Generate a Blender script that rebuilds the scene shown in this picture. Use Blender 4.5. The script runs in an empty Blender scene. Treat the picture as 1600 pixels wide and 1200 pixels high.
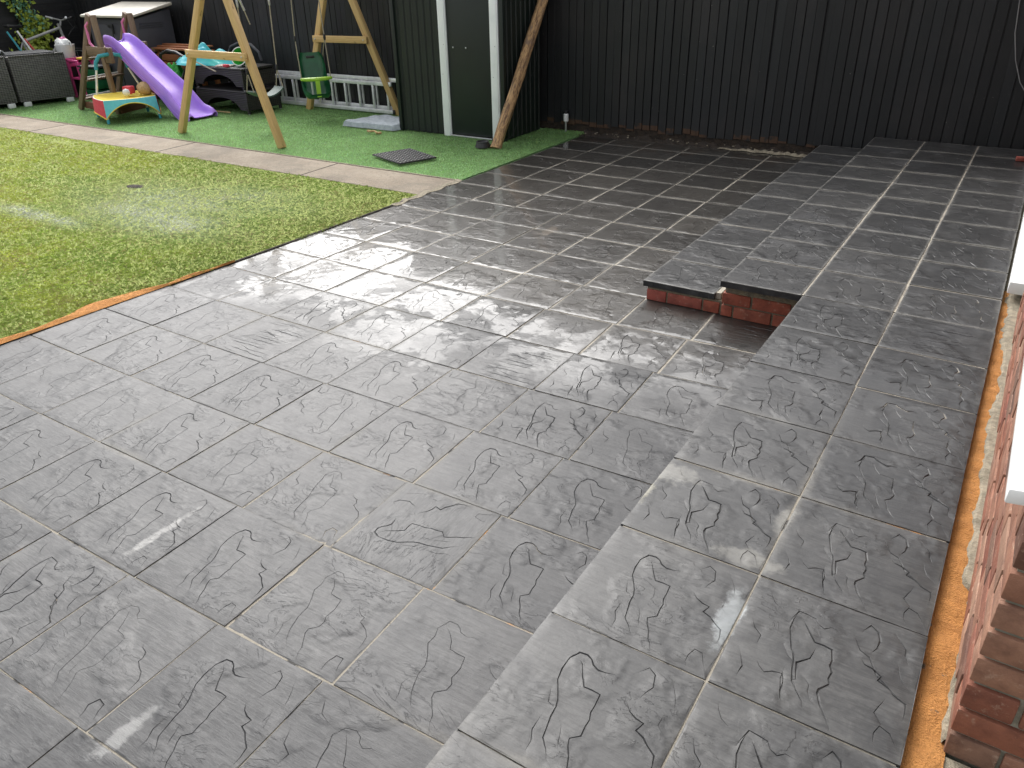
import bpy, bmesh, math, random
import numpy as np
from mathutils import Vector, Matrix, geometry
random.seed(7); rng = np.random.default_rng(7)
scene = bpy.context.scene
COL = scene.collection

# ------------------------------------------------------------------ camera, sky, sun, exposure
YAW, PIT, ROL = math.radians(33.334), math.radians(28.783), math.radians(-1.374)
CAM = Vector((0.7977, -1.3816, 1.8521))
fw = Vector((-math.sin(YAW)*math.cos(PIT), math.cos(YAW)*math.cos(PIT), -math.sin(PIT)))
r0 = Vector((math.cos(YAW), math.sin(YAW), 0)); u0 = r0.cross(fw)
rv = math.cos(ROL)*r0 + math.sin(ROL)*u0
uv = -math.sin(ROL)*r0 + math.cos(ROL)*u0
cam = bpy.data.objects.new('camera', bpy.data.cameras.new('camera'))
COL.objects.link(cam)
cam.matrix_world = Matrix(((rv.x, uv.x, -fw.x, CAM.x), (rv.y, uv.y, -fw.y, CAM.y), (rv.z, uv.z, -fw.z, CAM.z), (0, 0, 0, 1)))
cam.data.sensor_width = 36; cam.data.sensor_fit = 'HORIZONTAL'
cam.data.lens = 1205.24/1600*36
cam.data.clip_start = 0.02; cam.data.clip_end = 1000
scene.camera = cam

SUN_EL, SUN_AZ = math.radians(46), math.radians(312)      # azimuth clockwise from +y
world = bpy.data.worlds.new('World'); scene.world = world; world.use_nodes = True
wn = world.node_tree; wn.nodes.clear()
wo = wn.nodes.new('ShaderNodeOutputWorld'); wb = wn.nodes.new('ShaderNodeBackground')
ws = wn.nodes.new('ShaderNodeTexSky'); ws.sky_type = 'NISHITA'; ws.sun_disc = False
ws.sun_elevation = SUN_EL; ws.sun_rotation = SUN_AZ; ws.air_density = 1.0; ws.dust_density = 5.0; ws.ozone_density = 1.0
wh = wn.nodes.new('ShaderNodeHueSaturation'); wh.inputs['Saturation'].default_value = 0.16; wh.inputs['Value'].default_value = 1.0
wn.links.new(ws.outputs[0], wh.inputs['Color']); wn.links.new(wh.outputs[0], wb.inputs['Color'])
wb.inputs['Strength'].default_value = 0.15
wn.links.new(wb.outputs[0], wo.inputs['Surface'])
sd = bpy.data.lights.new('sun', 'SUN'); sd.energy = 0.55; sd.angle = math.radians(60); sd.color = (1, 0.97, 0.93)
sun = bpy.data.objects.new('sun', sd); COL.objects.link(sun)
sv = Vector((math.sin(SUN_AZ)*math.cos(SUN_EL), math.cos(SUN_AZ)*math.cos(SUN_EL), math.sin(SUN_EL)))
sun.rotation_euler = sv.to_track_quat('Z', 'Y').to_euler()
vs = scene.view_settings
vs.view_transform = 'Standard'; vs.look = 'None'; vs.gamma = 1; vs.exposure = 1.18; vs.use_curve_mapping = False

# ------------------------------------------------------------------ node helpers and materials
class NT:
    def __init__(s, name):
        s.m = bpy.data.materials.new(name); s.m.use_nodes = True
        s.t = s.m.node_tree; s.b = s.t.nodes['Principled BSDF']
    def n(s, typ, **kw):
        nd = s.t.nodes.new(typ)
        for k, v in kw.items(): setattr(nd, k, v)
        return nd
    def set(s, sock, v):
        if hasattr(v, 'links') or isinstance(v, bpy.types.NodeSocket): s.t.links.new(v, sock)
        else: sock.default_value = v
    def math(s, op, a, b=None, c=None, clamp=False):
        nd = s.n('ShaderNodeMath', operation=op); nd.use_clamp = clamp
        s.set(nd.inputs[0], a)
        if b is not None: s.set(nd.inputs[1], b)
        if c is not None: s.set(nd.inputs[2], c)
        return nd.outputs[0]
    def noise(s, vec, scale, detail=3, rough=0.55, dist=0.0):
        nd = s.n('ShaderNodeTexNoise'); s.set(nd.inputs['Vector'], vec)
        nd.inputs['Scale'].default_value = scale; nd.inputs['Detail'].default_value = detail
        nd.inputs['Roughness'].default_value = rough; nd.inputs['Distortion'].default_value = dist
        return nd.outputs[0]
    def ramp(s, fac, a, b, va=0.0, vb=1.0):
        nd = s.n('ShaderNodeMapRange'); nd.interpolation_type = 'SMOOTHSTEP'
        s.set(nd.inputs[0], fac); nd.inputs[1].default_value = a; nd.inputs[2].default_value = b
        nd.inputs[3].default_value = va; nd.inputs[4].default_value = vb
        return nd.outputs[0]
    def mix(s, f, a, b, mode='MIX'):
        nd = s.n('ShaderNodeMix', data_type='RGBA', blend_type=mode)
        s.set(nd.inputs[0], f)
        for i, v in ((6, a), (7, b)):
            if isinstance(v, tuple): v = (*v, 1) if len(v) == 3 else v
            s.set(nd.inputs[i], v)
        return nd.outputs[2]
    def map(s, vec, scale=(1, 1, 1), loc=(0, 0, 0), rot=(0, 0, 0)):
        nd = s.n('ShaderNodeMapping'); s.set(nd.inputs[0], vec)
        nd.inputs['Location'].default_value = loc; nd.inputs['Rotation'].default_value = rot; nd.inputs['Scale'].default_value = scale
        return nd.outputs[0]
    def bump(s, h, strength=0.3, dist=0.01):
        nd = s.n('ShaderNodeBump'); nd.inputs['Strength'].default_value = strength; nd.inputs['Distance'].default_value = dist
        s.set(nd.inputs['Height'], h); return nd.outputs[0]
    @property
    def obj(s): return s.n('ShaderNodeTexCoord').outputs['Object']
    @property
    def pos(s): return s.n('ShaderNodeNewGeometry').outputs['Position']
    @property
    def rnd(s): return s.n('ShaderNodeObjectInfo').outputs['Random']
    def out(s, col=None, rough=None, normal=None, **kw):
        if col is not None: s.set(s.b.inputs['Base Color'], (*col, 1) if isinstance(col, tuple) else col)
        if rough is not None: s.set(s.b.inputs['Roughness'], rough)
        if normal is not None: s.set(s.b.inputs['Normal'], normal)
        for k, v in kw.items(): s.set(s.b.inputs[k], v)
        return s.m

def plain(name, c1, c2=None, scale=12, rough=0.5, bump=0.0, bscale=60, rvar=0.12, world=False, grain=None, rand=0.0, **kw):
    t = NT(name); c2 = c2 or tuple(x*0.72 for x in c1)
    v = t.pos if world else t.obj
    vv = t.map(v, grain) if grain else v
    n1 = t.noise(vv, scale, 5, 0.6)
    col = t.mix(t.ramp(n1, 0.3, 0.7), c1, c2)
    if rand:
        col = t.mix(1.0, col, t.mix(t.rnd, (1-rand,)*3, (1+rand,)*3), 'MULTIPLY')
    r = t.math('ADD', rough - rvar*0.5, t.math('MULTIPLY', t.noise(v, scale*2.3, 3), rvar))
    nrm = t.bump(t.noise(vv, bscale, 4), bump, 0.01) if bump else None
    return t.out(col, r, nrm, **kw)

M = {}
W_ST = (0.30, 0.295, 0.27)
STAINS = [(0.03, 0.80, 0.10, 0.06, 0.3, W_ST, 0.5), (-0.01, 0.66, 0.03, 0.09, 0.0, (0.42, 0.40, 0.30), 0.5),
          (0.40, 0.50, 0.11, 0.045, 0.2, W_ST, 0.5), (0.445, 0.74, 0.03, 0.07, 0.0, W_ST, 0.45),
          (0.43, 0.235, 0.035, 0.12, 0.5, (0.38, 0.41, 0.42), 0.55), (-1.565, -0.23, 0.02, 0.17, -0.1, (0.36, 0.355, 0.34), 0.45),
          (-0.90, -0.80, 0.03, 0.10, -0.2, (0.33, 0.33, 0.32), 0.4), (-2.14, 3.66, 0.05, 0.14, 0.6, (0.24, 0.20, 0.16), 0.6)]
# --- riven paving slab
def make_slab_mat():
    t = NT('riven_slab'); o = t.obj; p = t.pos
    sx = t.n('ShaderNodeSeparateXYZ'); t.set(sx.inputs[0], o)
    sp = t.n('ShaderNodeSeparateXYZ'); t.set(sp.inputs[0], p)
    ax = t.math('SUBTRACT', 0.225, t.math('ABSOLUTE', sx.outputs[0]))
    ay = t.math('SUBTRACT', 0.225, t.math('ABSOLUTE', sx.outputs[1]))
    ed = t.math('MINIMUM', ax, ay)
    rnd = t.rnd
    comb = t.n('ShaderNodeCombineXYZ'); t.set(comb.inputs[2], t.math('MULTIPLY', rnd, 40))
    vadd = t.n('ShaderNodeVectorMath', operation='ADD'); t.set(vadd.inputs[0], o); t.set(vadd.inputs[1], comb.outputs[0])
    ov = vadd.outputs[0]
    big = t.noise(p, 1.3, 4, 0.6); mid = t.noise(ov, 9, 6, 0.65, 0.6); fine = t.noise(ov, 70, 5, 0.65)
    strk = t.noise(t.map(ov, (1, 5, 1), rot=(0, 0, 0.5)), 9, 5, 0.65, 0.4)
    # wet silt on the far part of the lower patio, dry film nearer
    far = t.ramp(t.math('ADD', sp.outputs[1], t.math('MULTIPLY', t.math('SUBTRACT', big, 0.5), 1.6)), 1.75, 2.7)
    low = t.ramp(sp.outputs[2], 0.03, 0.1, 1.0, 0.0)
    farlow = t.math('MULTIPLY', far, low)
    char = t.mix(t.ramp(mid, 0.32, 0.7), (0.054, 0.055, 0.058), (0.098, 0.098, 0.099))
    char = t.mix(t.math('MULTIPLY', t.ramp(strk, 0.5, 0.72), 0.5), char, (0.125, 0.125, 0.126))
    char = t.mix(t.math('MULTIPLY', t.ramp(fine, 0.45, 0.75), 0.30), char, (0.15, 0.15, 0.148))
    rip = t.noise(t.map(ov, (0.55, 4.5, 1), rot=(0, 0, 0.9)), 22, 6, 0.68, 0.5)
    char = t.mix(t.math('MULTIPLY', t.ramp(rip, 0.46, 0.60), 0.6), char, (0.040, 0.040, 0.042))
    silt = t.mix(t.ramp(mid, 0.3, 0.7), (0.072, 0.066, 0.060), (0.115, 0.107, 0.098))
    col = t.mix(t.math('MULTIPLY', farlow, 0.85), char, silt)
    col = t.mix(1.0, col, t.mix(rnd, (0.50, 0.505, 0.515), (0.88, 0.875, 0.86)), 'MULTIPLY')
    # cement haze swept in along the joints
    hz = t.noise(p, 5.5, 6, 0.7, 0.3); hz2 = t.noise(p, 1.1, 2)
    edn = t.math('ADD', ed, t.math('MULTIPLY', t.math('SUBTRACT', hz, 0.55), 0.085))
    haze = t.math('MULTIPLY', t.ramp(edn, 0.026, -0.012), t.ramp(hz2, 0.50, 0.68, 0.04, 0.85))
    ed2 = t.math('MINIMUM', ax, t.math('MULTIPLY', ay, t.ramp(sp.outputs[1], 2.0, 5.0, 0.8, 0.32)))
    farh = t.math('MULTIPLY', t.ramp(sp.outputs[1], 1.6, 3.2), t.ramp(t.math('ADD', ed2, t.math('MULTIPLY', t.math('SUBTRACT', hz, 0.5), 0.03)), 0.013, 0.0))
    haze = t.math('MAXIMUM', haze, t.math('MULTIPLY', farh, 0.75))
    haze = t.math('MULTIPLY', haze, t.ramp(fine, 0.3, 0.62, 0.5, 1.0))
    haze = t.math('MULTIPLY', haze, t.ramp(sx.outputs[2], -0.008, -0.004))
    col = t.mix(t.math('MULTIPLY', haze, 0.7), col, (0.25, 0.242, 0.22))
    smear = t.math('MULTIPLY', t.ramp(t.noise(p, 2.6, 7, 0.72, 0.8), 0.57, 0.74), 0.14)
    col = t.mix(smear, col, (0.19, 0.187, 0.178))
    # spilled cement stains at fixed spots
    def stain(cx, cy, rx, ry, rot, colr, amt, nsc=22):
        nonlocal col
        v = t.map(p, (1, 1, 0), (-cx, -cy, 0))
        v = t.map(v, (1/rx, 1/ry, 1), rot=(0, 0, rot))
        ln = t.n('ShaderNodeVectorMath', operation='LENGTH'); t.set(ln.inputs[0], v)
        d = t.math('ADD', ln.outputs['Value'], t.math('MULTIPLY', t.math('SUBTRACT', t.noise(p, nsc, 5, 0.7), 0.5), 2.4))
        col = t.mix(t.math('MULTIPLY', t.math('MULTIPLY', t.ramp(d, 1.15, 0.55), amt), t.ramp(mid, 0.25, 0.6, 0.45, 1.0)), col, colr)
    for a in STAINS: stain(*a)
    # riven layers: stepped noise, its edges read as fine splits in the stone
    rv_ = t.noise(t.map(ov, (1.0, 2.1, 1), rot=(0, 0, 0.55)), 4.2, 7, 0.58, 0.9)
    a6 = t.math('MULTIPLY', rv_, 9.0); fl6 = t.math('FLOOR', a6); fr6 = t.math('SUBTRACT', a6, fl6)
    lay = t.math('ADD', fl6, t.ramp(fr6, 0.40, 0.60))
    lmask = t.ramp(t.noise(ov, 5, 3, 0.5), 0.46, 0.62)
    ledge = t.math('MULTIPLY', t.ramp(t.math('ABSOLUTE', t.math('SUBTRACT', fr6, 0.5)), 0.07, 0.0), lmask)
    col = t.mix(t.math('MULTIPLY', ledge, 0.22), col, (0.024, 0.024, 0.025))
    tone = t.math('MULTIPLY', t.ramp(fr6, 0.0, 1.0), lmask)
    col = t.mix(t.math('MULTIPLY', tone, 0.35), col, t.mix(1.0, col, (1.5, 1.5, 1.5), 'MULTIPLY'))
    cr = t.n('ShaderNodeAttribute', attribute_name='crack')
    col = t.mix(t.math('MULTIPLY', cr.outputs['Fac'], t.ramp(mid, 0.3, 0.75, 1.0, 0.45)), col, (0.021, 0.021, 0.022))
    # wetness
    wn_ = t.noise(p, 2.2, 5, 0.62, 0.5)
    wmid = t.math('MULTIPLY', t.ramp(t.math('ADD', sp.outputs[1], t.math('MULTIPLY', t.math('SUBTRACT', big, 0.5), 2.2)), 1.2, 2.2), low)
    wet = t.math('MAXIMUM', t.math('MULTIPLY', wmid, t.ramp(t.math('ADD', wn_, t.math('MULTIPLY', t.math('SUBTRACT', mid, 0.5), 0.35)), 0.45, 0.50)), t.math('MULTIPLY', farlow, t.ramp(wn_, 0.28, 0.45, 0.75, 1.0)))
    high = t.math('SUBTRACT', 1.0, low)
    wet = t.math('MAXIMUM', wet, t.math('MULTIPLY', high, t.math('MULTIPLY', t.ramp(wn_, 0.32, 0.48), 0.75)))
    wet = t.math('MULTIPLY', wet, t.math('SUBTRACT', 1.0, t.math('MULTIPLY', haze, 0.6)))
    col = t.mix(t.math('MULTIPLY', wet, 0.7), col, t.mix(1.0, col, (0.5, 0.49, 0.46), 'MULTIPLY'))
    rough = t.math('ADD', 0.40, t.math('MULTIPLY', t.math('SUBTRACT', fine, 0.5), 0.25))
    rough = t.math('ADD', rough, t.math('MULTIPLY', haze, 0.3))
    rough = t.math('SUBTRACT', rough, t.math('MULTIPLY', wet, 0.08))
    h = t.math('ADD', t.math('MULTIPLY', strk, 0.55), t.math('ADD', t.math('MULTIPLY', mid, 0.7), t.math('MULTIPLY', fine, 0.16)))
    h = t.math('ADD', t.math('MULTIPLY', t.math('ADD', h, t.math('MULTIPLY', rip, -0.5)), 0.22), t.math('MULTIPLY', t.math('MULTIPLY', lay, lmask), 0.09))
    nrm = t.bump(h, 0.72, 0.012)
    cn = t.bump(t.math('ADD', t.math('MULTIPLY', t.noise(p, 14, 3), 0.5), t.math('MULTIPLY', mid, 0.5)), 0.05, 0.012)
    t.out(col, rough, nrm, **{'Specular IOR Level': 0.22, 'Coat Weight': t.math('MULTIPLY', wet, t.ramp(sp.outputs[2], 0.03, 0.1, 0.85, 0.35)), 'Coat Roughness': 0.04, 'Coat IOR': 1.33, 'Coat Normal': cn})
    return t.m

M['slab'] = make_slab_mat()

def make_grout():
    t = NT('joint_grout'); p = t.pos; sp = t.n('ShaderNodeSeparateXYZ'); t.set(sp.inputs[0], p)
    n1 = t.noise(p, 7, 5, 0.7); n2 = t.noise(p, 2.0, 3); n3 = t.noise(p, 160, 4)
    pale = t.mix(n3, (0.24, 0.215, 0.17), (0.42, 0.385, 0.315))
    sand = t.mix(n3, (0.42, 0.20, 0.07), (0.55, 0.30, 0.12))
    dark = (0.035, 0.033, 0.03)
    near = t.mix(t.ramp(n1, 0.38, 0.46), dark, t.mix(1.0, pale, (0.72, 0.71, 0.70), 'MULTIPLY'))
    near = t.mix(t.ramp(t.noise(p, 4, 4, 0.7), 0.6, 0.68), near, sand)
    far = t.ramp(t.math('ADD', sp.outputs[1], n2), 1.6, 2.9)
    col = t.mix(far, near, t.mix(t.ramp(n1, 0.3, 0.6), (0.15, 0.13, 0.105), pale))
    return t.out(col, 0.8, t.bump(n3, 0.5, 0.004))
M['grout'] = make_grout()

def make_black_fence():
    t = NT('black_fence_paint'); o = t.obj; p = t.pos; so = t.n('ShaderNodeSeparateXYZ'); t.set(so.inputs[0], o)
    g = t.noise(t.map(o, (9, 9, 0.7)), 6, 5, 0.6); big = t.noise(p, 1.6, 4, 0.6)
    col = t.mix(g, (0.0035, 0.0042, 0.005), (0.0115, 0.0132, 0.0148))
    col = t.mix(t.ramp(big, 0.45, 0.7), col, (0.0145, 0.0135, 0.014))
    col = t.mix(1.0, col, t.mix(t.rnd, (0.55, 0.55, 0.55), (1.3, 1.3, 1.3)), 'MULTIPLY')
    chip = t.math('MULTIPLY', t.ramp(t.noise(p, 34, 3, 0.6), 0.70, 0.74), t.ramp(t.noise(p, 2.3, 2), 0.46, 0.6))
    col = t.mix(t.math('MULTIPLY', chip, 0.7), col, (0.32, 0.31, 0.28))
    scuff = t.math('MULTIPLY', t.ramp(t.noise(t.map(p, (3, 1, 1), rot=(0, 0.6, 0)), 3.2, 5, 0.7), 0.66, 0.8), 0.25)
    col = t.mix(scuff, col, (0.10, 0.10, 0.10))
    return t.out(col, t.math('ADD', 0.42, t.math('MULTIPLY', g, 0.25)), t.bump(g, 0.35, 0.006))
M['fence'] = make_black_fence()
def make_bare_end():
    t = NT('bare_board_end'); o = t.obj
    g = t.noise(t.map(o, (9, 9, 0.9)), 7, 5, 0.65)
    col = t.mix(g, (0.022, 0.012, 0.007), (0.11, 0.058, 0.03))
    col = t.mix(t.ramp(t.noise(t.pos, 9, 4), 0.5, 0.62), col, (0.018, 0.017, 0.016))
    return t.out(col, 0.8, t.bump(g, 0.4, 0.005))
M['bare'] = make_bare_end()

def make_brick(name, cols):
    t = NT(name); o = t.obj; cr = t.n('ShaderNodeValToRGB'); e = cr.color_ramp.elements
    e[0].position = 0; e[0].color = (*cols[0], 1); e[1].position = 1; e[1].color = (*cols[-1], 1)
    for i, c in enumerate(cols[1:-1]):
        x = e.new((i+1)/(len(cols)-1)); x.color = (*c, 1)
    t.set(cr.inputs[0], t.rnd)
    n = t.noise(t.pos, 14, 6, 0.65); f = t.noise(t.pos, 120, 4, 0.6)
    col = t.mix(t.ramp(n, 0.35, 0.75), cr.outputs[0], t.mix(1.0, cr.outputs[0], (0.55, 0.5, 0.5), 'MULTIPLY'))
    col = t.mix(t.math('MULTIPLY', t.ramp(t.noise(t.pos, 30, 5, 0.7), 0.56, 0.7), 0.5), col, (0.42, 0.30, 0.22))
    return t.out(col, 0.8, t.bump(t.math('ADD', n, f), 0.45, 0.006))
M['brick'] = make_brick('house_brick', [(0.23, 0.075, 0.040), (0.29, 0.15, 0.095), (0.19, 0.055, 0.030), (0.33, 0.19, 0.125), (0.12, 0.06, 0.04), (0.25, 0.085, 0.04)])
M['brick_red'] = make_brick('riser_brick', [(0.26, 0.065, 0.035), (0.30, 0.08, 0.045), (0.17, 0.06, 0.035), (0.33, 0.075, 0.055)])
M['mortar'] = plain('mortar', (0.26, 0.25, 0.20), (0.15, 0.15, 0.11), 18, 0.85, 0.5, 120, world=True)
M['bed'] = plain('mortar_bed', (0.20, 0.17, 0.11), (0.11, 0.10, 0.075), 25, 0.9, 0.6, 90, world=True)
def make_sand():
    t = NT('sharp_sand'); p = t.pos; n = t.noise(p, 30, 6, 0.7); f = t.noise(p, 190, 3, 0.6)
    col = t.mix(t.ramp(n, 0.3, 0.7), (0.60, 0.27, 0.075), (0.44, 0.19, 0.05))
    col = t.mix(t.math('MULTIPLY', t.ramp(f, 0.55, 0.8), 0.45), col, (0.20, 0.085, 0.025))
    col = t.mix(t.ramp(t.noise(p, 9, 5, 0.7), 0.64, 0.7), col, (0.13, 0.125, 0.10))
    return t.out(col, 0.95, t.bump(t.math('ADD', n, t.math('MULTIPLY', f, 0.7)), 1.0, 0.02))
M['sand'] = make_sand()
M['rough_concrete'] = plain('rough_concrete', (0.30, 0.26, 0.19), (0.16, 0.14, 0.10), 30, 0.9, 0.7, 110, world=True)
def make_path():
    t = NT('path_concrete'); p = t.pos; n = t.noise(p, 3, 6, 0.65); f = t.noise(p, 130, 4, 0.7); sp = t.noise(p, 45, 3, 0.7)
    col = t.mix(t.ramp(n, 0.3, 0.7), (0.25, 0.20, 0.145), (0.36, 0.30, 0.225))
    col = t.mix(t.math('MULTIPLY', t.ramp(f, 0.4, 0.7), 0.55), col, (0.16, 0.14, 0.115))
    col = t.mix(t.math('MULTIPLY', t.ramp(sp, 0.6, 0.72), 0.5), col, (0.50, 0.47, 0.42))
    col = t.mix(t.math('MULTIPLY', t.ramp(t.noise(p, 1.2, 5, 0.65), 0.45, 0.65), 0.6), col, (0.13, 0.112, 0.088))
    col = t.mix(t.math('MULTIPLY', t.ramp(t.noise(p, 22, 4, 0.75), 0.52, 0.66), 0.55), col, (0.12, 0.10, 0.08))
    return t.out(col, 0.85, t.bump(t.math('ADD', f, sp), 0.6, 0.006))
M['path'] = make_path()
M['soil'] = plain('dark_soil', (0.045, 0.032, 0.022), (0.018, 0.014, 0.011), 22, 0.95, 0.9, 70, world=True)
M['thatch'] = plain('lawn_thatch', (0.27, 0.31, 0.075), (0.20, 0.24, 0.06), 30, 0.95, 0.6, 110, world=True)
M['turf_back'] = plain('turf_backing', (0.16, 0.31, 0.12), (0.13, 0.26, 0.09), 40, 0.9, 0.6, 120, world=True)
M['ground'] = plain('ground_earth', (0.09, 0.10, 0.05), (0.06, 0.055, 0.035), 2, 0.95, world=True)
def make_blade(name, trans):
    t = NT(name); a = t.n('ShaderNodeAttribute', attribute_name='Col')
    g = t.n('ShaderNodeNewGeometry'); vm = t.n('ShaderNodeVectorMath', operation='SCALE'); t.set(vm.inputs[0], g.outputs['Normal']); vm.inputs['Scale'].default_value = 0.12
    va = t.n('ShaderNodeVectorMath', operation='ADD'); t.set(va.inputs[0], vm.outputs[0]); va.inputs[1].default_value = (0, 0, 0.9)
    vn = t.n('ShaderNodeVectorMath', operation='NORMALIZE'); t.set(vn.inputs[0], va.outputs[0])
    t.out(a.outputs['Color'], 0.6, vn.outputs[0], **{'Specular IOR Level': 0.15})
    tl = t.n('ShaderNodeBsdfTranslucent'); t.set(tl.inputs['Color'], a.outputs['Color'])
    mx = t.n('ShaderNodeMixShader'); mx.inputs[0].default_value = trans
    t.t.links.new(t.b.outputs[0], mx.inputs[1]); t.t.links.new(tl.outputs[0], mx.inputs[2])
    t.t.links.new(mx.outputs[0], t.t.nodes['Material Output'].inputs['Surface']); return t.m
M['blade'] = make_blade('grass_blades', 0.4)
def wood(name, c1, c2, rough=0.6, sc=5, bump=0.25):
    t = NT(name); o = t.obj
    g = t.noise(t.map(o, (14, 14, 0.8)), sc, 6, 0.6, 0.7); k = t.noise(t.map(o, (6, 6, 1.6)), 5, 2, 0.5)
    col = t.mix(t.ramp(g, 0.3, 0.7), c1, c2)
    col = t.mix(t.math('MULTIPLY', t.ramp(k, 0.68, 0.76), 0.7), col, tuple(x*0.4 for x in c2))
    col = t.mix(1.0, col, t.mix(t.rnd, (0.86, 0.84, 0.82), (1.12, 1.1, 1.05)), 'MULTIPLY')
    return t.out(col, rough, t.bump(g, bump, 0.005))
M['pine'] = wood('pale_pine', (0.62, 0.44, 0.20), (0.48, 0.31, 0.125))
M['weathered'] = wood('weathered_timber', (0.24, 0.165, 0.105), (0.13, 0.085, 0.055))
M['redwood'] = wood('stained_timber', (0.40, 0.155, 0.06), (0.24, 0.085, 0.035))
M['redbrown'] = wood('red_brown_timber', (0.20, 0.085, 0.05), (0.12, 0.05, 0.03))
def make_bark():
    t = NT('stripped_log'); o = t.obj
    g = t.noise(t.map(o, (7, 7, 1.4)), 7, 7, 0.7, 1.0); b = t.noise(t.map(o, (1, 1, 0.5)), 9, 5, 0.7, 0.5)
    col = t.mix(t.ramp(g, 0.36, 0.60), (0.13, 0.07, 0.038), (0.52, 0.32, 0.15))
    col = t.mix(t.ramp(b, 0.52, 0.62), col, (0.24, 0.16, 0.105))
    col = t.mix(t.math('MULTIPLY', t.ramp(t.noise(t.map(o, (4, 4, 1)), 12, 4, 0.7), 0.62, 0.7), 0.8), col, (0.03, 0.024, 0.02))
    return t.out(col, 0.75, t.bump(t.math('ADD', g, b), 0.7, 0.02))
M['bark'] = make_bark()
M['shed_green'] = plain('dark_green_steel', (0.006, 0.0125, 0.0095), (0.0045, 0.009, 0.007), 2.5, 0.5, 0.02, 30, world=True)
M['white_steel'] = plain('white_trim', (0.84, 0.86, 0.86), (0.74, 0.77, 0.77), 4, 0.38, world=True)
M['upvc'] = plain('white_upvc', (0.82, 0.82, 0.81), (0.78, 0.78, 0.77), 5, 0.25)
M['glass'] = plain('window_glass', (0.03, 0.035, 0.04), None, 2, 0.05, rvar=0.02)
M['alu'] = plain('aluminium', (0.78, 0.79, 0.80), (0.62, 0.63, 0.64), 12, 0.42, Metallic=0.4)
M['steel'] = plain('brushed_steel', (0.62, 0.63, 0.64), (0.5, 0.5, 0.52), 20, 0.3, Metallic=0.8)
M['purple'] = plain('purple_plastic', (0.40, 0.22, 0.74), (0.34, 0.18, 0.68), 5, 0.36)
M['pink'] = plain('pink_plastic', (0.80, 0.10, 0.32), (0.66, 0.07, 0.25), 5, 0.4)
M['pink_soft'] = plain('pale_pink_plastic', (0.75, 0.22, 0.45), (0.6, 0.14, 0.35), 5, 0.4)
M['green_pl'] = plain('dark_green_plastic', (0.012, 0.115, 0.045), (0.008, 0.075, 0.03), 6, 0.36)
M['lime'] = plain('lime_plastic', (0.36, 0.60, 0.05), (0.28, 0.5, 0.04), 6, 0.4)
M['belt'] = plain('grey_green_plastic', (0.085, 0.12, 0.105), (0.06, 0.09, 0.08), 6, 0.65)
M['rope'] = plain('pale_rope', (0.42, 0.37, 0.28), (0.28, 0.24, 0.18), 90, 0.8, 0.5, 200)
M['black_pl'] = plain('black_plastic', (0.014, 0.014, 0.015), (0.022, 0.022, 0.023), 8, 0.45)
M['rubber'] = plain('black_rubber', (0.018, 0.018, 0.018), (0.034, 0.033, 0.032), 25, 0.7, 0.2, 80)
M['white_pl'] = plain('white_plastic', (0.74, 0.75, 0.74), (0.64, 0.65, 0.64), 8, 0.4)
M['cream'] = plain('cream_plastic', (0.56, 0.53, 0.45), (0.46, 0.43, 0.36), 4, 0.5)
M['slate_pl'] = plain('slate_grey_plastic', (0.062, 0.062, 0.072), (0.045, 0.045, 0.053), 3, 0.55, 0.08, 40)
M['teal_pl'] = plain('teal_plastic', (0.012, 0.085, 0.085), (0.01, 0.06, 0.06), 5, 0.4)
M['teal_foam'] = plain('teal_foam', (0.035, 0.30, 0.36), (0.03, 0.24, 0.30), 30, 0.7)
M['f_red'] = plain('red_fabric', (0.62, 0.06, 0.085), (0.50, 0.045, 0.065), 20, 0.75, 0.2, 40)
M['f_yellow'] = plain('yellow_fabric', (0.78, 0.60, 0.05), (0.68, 0.5, 0.04), 20, 0.75, 0.2, 40)
M['f_blue'] = plain('sky_blue_fabric', (0.16, 0.60, 0.66), (0.13, 0.52, 0.60), 20, 0.75, 0.2, 40)
M['f_turq'] = plain('turquoise_nylon', (0.02, 0.36, 0.46), (0.02, 0.42, 0.38), 5, 0.5, 0.5, 14)
M['f_green'] = plain('bright_green_nylon', (0.05, 0.46, 0.06), (0.04, 0.36, 0.05), 8, 0.5, 0.5, 18)
M['straw'] = plain('straw', (0.48, 0.33, 0.16), (0.33, 0.22, 0.10), 60, 0.8, 0.5, 120)
M['fleece'] = plain('pale_fleece', (0.40, 0.44, 0.47), (0.28, 0.32, 0.35), 26, 0.95, 0.9, 45)
M['paper'] = plain('printed_paper', (0.55, 0.52, 0.50), (0.45, 0.22, 0.16), 40, 0.6)
M['cloth_grey'] = plain('grey_cover', (0.40, 0.41, 0.42), (0.30, 0.31, 0.32), 9, 0.7, 0.3, 20)
M['cloth_dark'] = plain('dark_cushion', (0.022, 0.024, 0.028), (0.035, 0.037, 0.04), 9, 0.8, 0.3, 20)
M['cable'] = plain('grey_cable', (0.30, 0.30, 0.30), None, 9, 0.5)
M['bike_grey'] = plain('bike_paint', (0.36, 0.36, 0.35), (0.28, 0.28, 0.27), 9, 0.35)
M['red_pl'] = plain('red_plastic', (0.55, 0.05, 0.05), None, 9, 0.4)
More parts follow.
